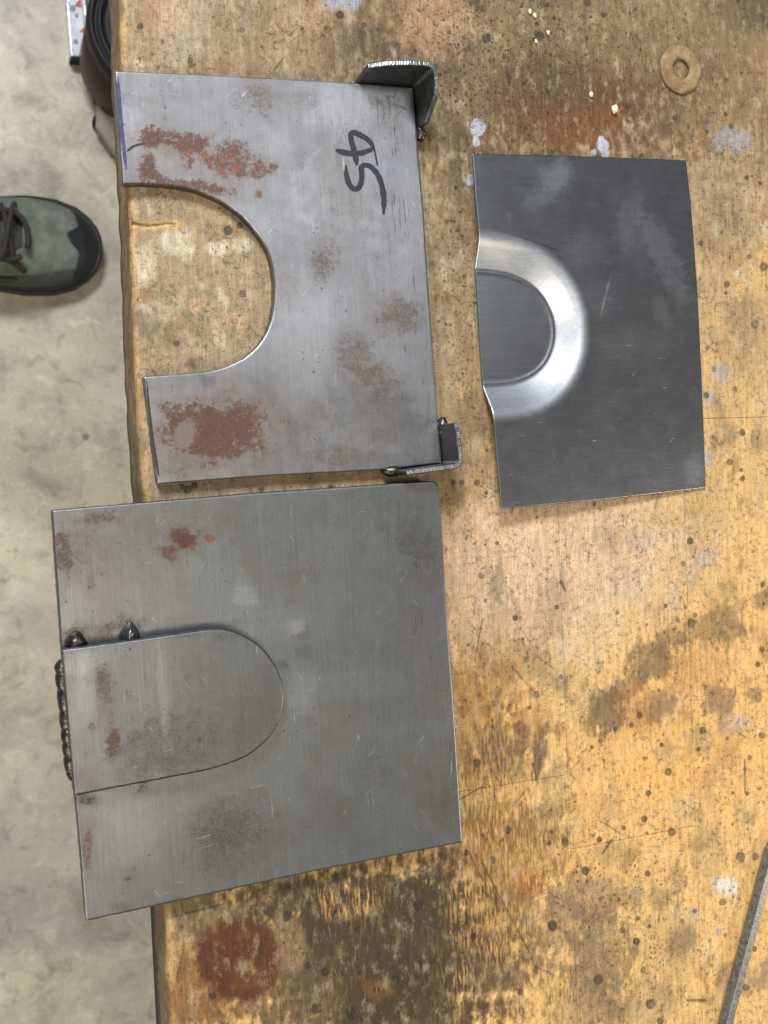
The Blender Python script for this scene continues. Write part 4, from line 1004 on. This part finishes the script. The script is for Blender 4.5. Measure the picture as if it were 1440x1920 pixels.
# one slack loop of lace lying over the toe side of the lacing
lp = []
for a in np.linspace(-.3, 2 * math.pi - .8, 26):
    s_ = .64 + .085 * math.cos(a); t_ = np.pi / 2 - .08 + .44 * math.sin(a)
    lp.append(shoe_pt(np.array(s_), np.array(t_), .008))
V, Fc = tube(lp, .0034, 8); mesh_obj('lace_loop', V, Fc, M_LACE, shoe)
lp = []
for a in np.linspace(.2, 2 * math.pi - .9, 26):
    s_ = .61 + .105 * math.cos(a); t_ = np.pi / 2 - .82 + .30 * math.sin(a)
    lp.append(shoe_pt(np.array(s_), np.array(t_), .006))
V, Fc = tube(lp, .0034, 8); mesh_obj('lace_loop', V, Fc, M_LACE, shoe)

# ------------------------------------------------------------------ aluminium straightedge on the floor
HB = .024
e0, e1 = unp(131, 104, HB), unp(169, 104, HB); t0 = unp(123, 0, HB)
wdt = np.linalg.norm(e1 - e0); ax = np.array([t0[0] - e0[0], t0[1] - e0[1]]); ax /= np.linalg.norm(ax)
bar = empty('straightedge', (e0[0], e0[1], 0), math.atan2(ax[1], ax[0]))
tag(bar, 'pale aluminium straightedge channel with red marks and black end on the floor', 'straightedge')
M_ALU = plain_metal('bright_aluminium', lin(226, 228, 234), .30, 160, var=.1)
M_WEB = plain('white_scuffed_face', lin(196, 197, 204), .5, 45, .28, .0004)
M_RED = plain('red_print', lin(186, 66, 72), .6, 200, .25)
M_BLK = plain('black_end_cap', lin(14, 14, 15), .6, 150, .2)
M_GREYP = plain('grey_print', lin(120, 122, 128), .6, 200, .25)
BL = .62
def bar_box(name, x0, x1, y0, y1, z0, z1, mat, parent, bev=.0012):
    V, Fc = prism([(x0, y0), (x1, y0), (x1, y1), (x0, y1)], z0, z1, bev); return mesh_obj(name, V, Fc, mat, parent, False)
# local x runs up the bar, local -y is to the picture's right
bar_box('flange', 0, BL, -.0045, 0, .0006, HB, M_ALU, bar); bar_box('flange', 0, BL, -wdt, -wdt + .0045, .0006, HB, M_ALU, bar)
bar_box('web', .001, BL, -wdt + .0047, -.0047, .0006, HB - .0018, M_WEB, bar, .0003)
bar_box('end_cap', -.0025, .0008, -wdt + .0015, -.0015, .0006, HB - .003, M_BLK, bar, .0006)
zf = HB - .0018 + .0003
for (x, y, w_, m_) in ((.034, -.018, .007, M_RED), (.0655, -.0145, .008, M_RED), (.018, -.0085, .0035, M_GREYP), (.058, -.008, .004, M_GREYP), (.012, -.019, .003, M_GREYP), (.05, -.012, .0028, M_GREYP)):
    tri_ = [(x - w_ * .7, y - w_ * .55), (x + w_ * .75, y - w_ * .5), (x - w_ * .55, y + w_ * .6)] if m_ is M_RED else [(x + w_ * math.cos(a), y + w_ * .8 * math.sin(a)) for a in np.linspace(0, 2 * math.pi, 12, endpoint=False)]
    V, Fc = prism(tri_[::-1] if np.cross(np.subtract(tri_[1], tri_[0]), np.subtract(tri_[2], tri_[0])) < 0 else tri_, zf - .0002, zf + .0001)
    mesh_obj('red_mark' if m_ is M_RED else 'grey_smudge', V, Fc, m_, bar, False)

# ------------------------------------------------------------------ tin on a slab, mostly under the bench
M_SLAB = plain('grey_cast_slab', lin(140, 136, 126), .7, 90, .12)
M_TIN = plain('dark_maroon_paint', lin(44, 28, 28), .5, 60, .2)
ZS = .028
sp_px = [(181,-140),(180,60),(183,180),(181,236),(222,296),(330,300),(420,240),(420,-140)]
poly = np.array([unp(a, b, ZS)[:2] for a, b in sp_px]); cs = poly.mean(0)
if np.sum(poly[:, 0] * np.roll(poly[:, 1], -1) - np.roll(poly[:, 0], -1) * poly[:, 1]) < 0: poly = poly[::-1]
V, Fc = prism(poly - cs, .012, ZS, .004)
slabo = empty('machine_base', (cs[0], cs[1], 0)); mesh_obj('slab', V, Fc, M_SLAB, slabo, False)
for p in poly:
    q_ = (p - cs) * .86
    V, Fc = tube([(q_[0], q_[1], .0005), (q_[0], q_[1], .0125)], .011, 14); mesh_obj('foot', V, Fc, M_BLK, slabo)
tag(slabo, 'grey angular slab base with chamfered corner under the bench', 'base')
tc_ = unp(295, 52, ZS + .125); RT = .078
tin = empty('tin', (tc_[0], tc_[1], ZS)); tag(tin, 'dark maroon tin with ribbed black lid standing on the grey slab', 'tin')
def lathe(name, prof, mat, parent, k=72):
    V = [(r * math.cos(2 * math.pi * j / k), r * math.sin(2 * math.pi * j / k), z) for r, z in prof for j in range(k)]
    F_ = [(i * k + j, i * k + (j + 1) % k, (i + 1) * k + (j + 1) % k, (i + 1) * k + j) for i in range(len(prof) - 1) for j in range(k)]
    return mesh_obj(name, V, F_, mat, parent)
lathe('body', [(.001, .0005), (RT * .95, .0005), (RT * .97, .004), (RT * .97, .108), (.001, .1085)], M_TIN, tin)
lathe('lid', [(RT * .98, .098), (RT * 1.0, .104), (RT * 1.0, .118), (RT * .97, .125), (RT * .92, .126), (RT * .90, .120), (RT * .86, .120), (RT * .84, .126), (RT * .80, .126), (RT * .78, .119), (RT * .68, .119), (RT * .66, .123), (.001, .123)], M_BLK, tin)
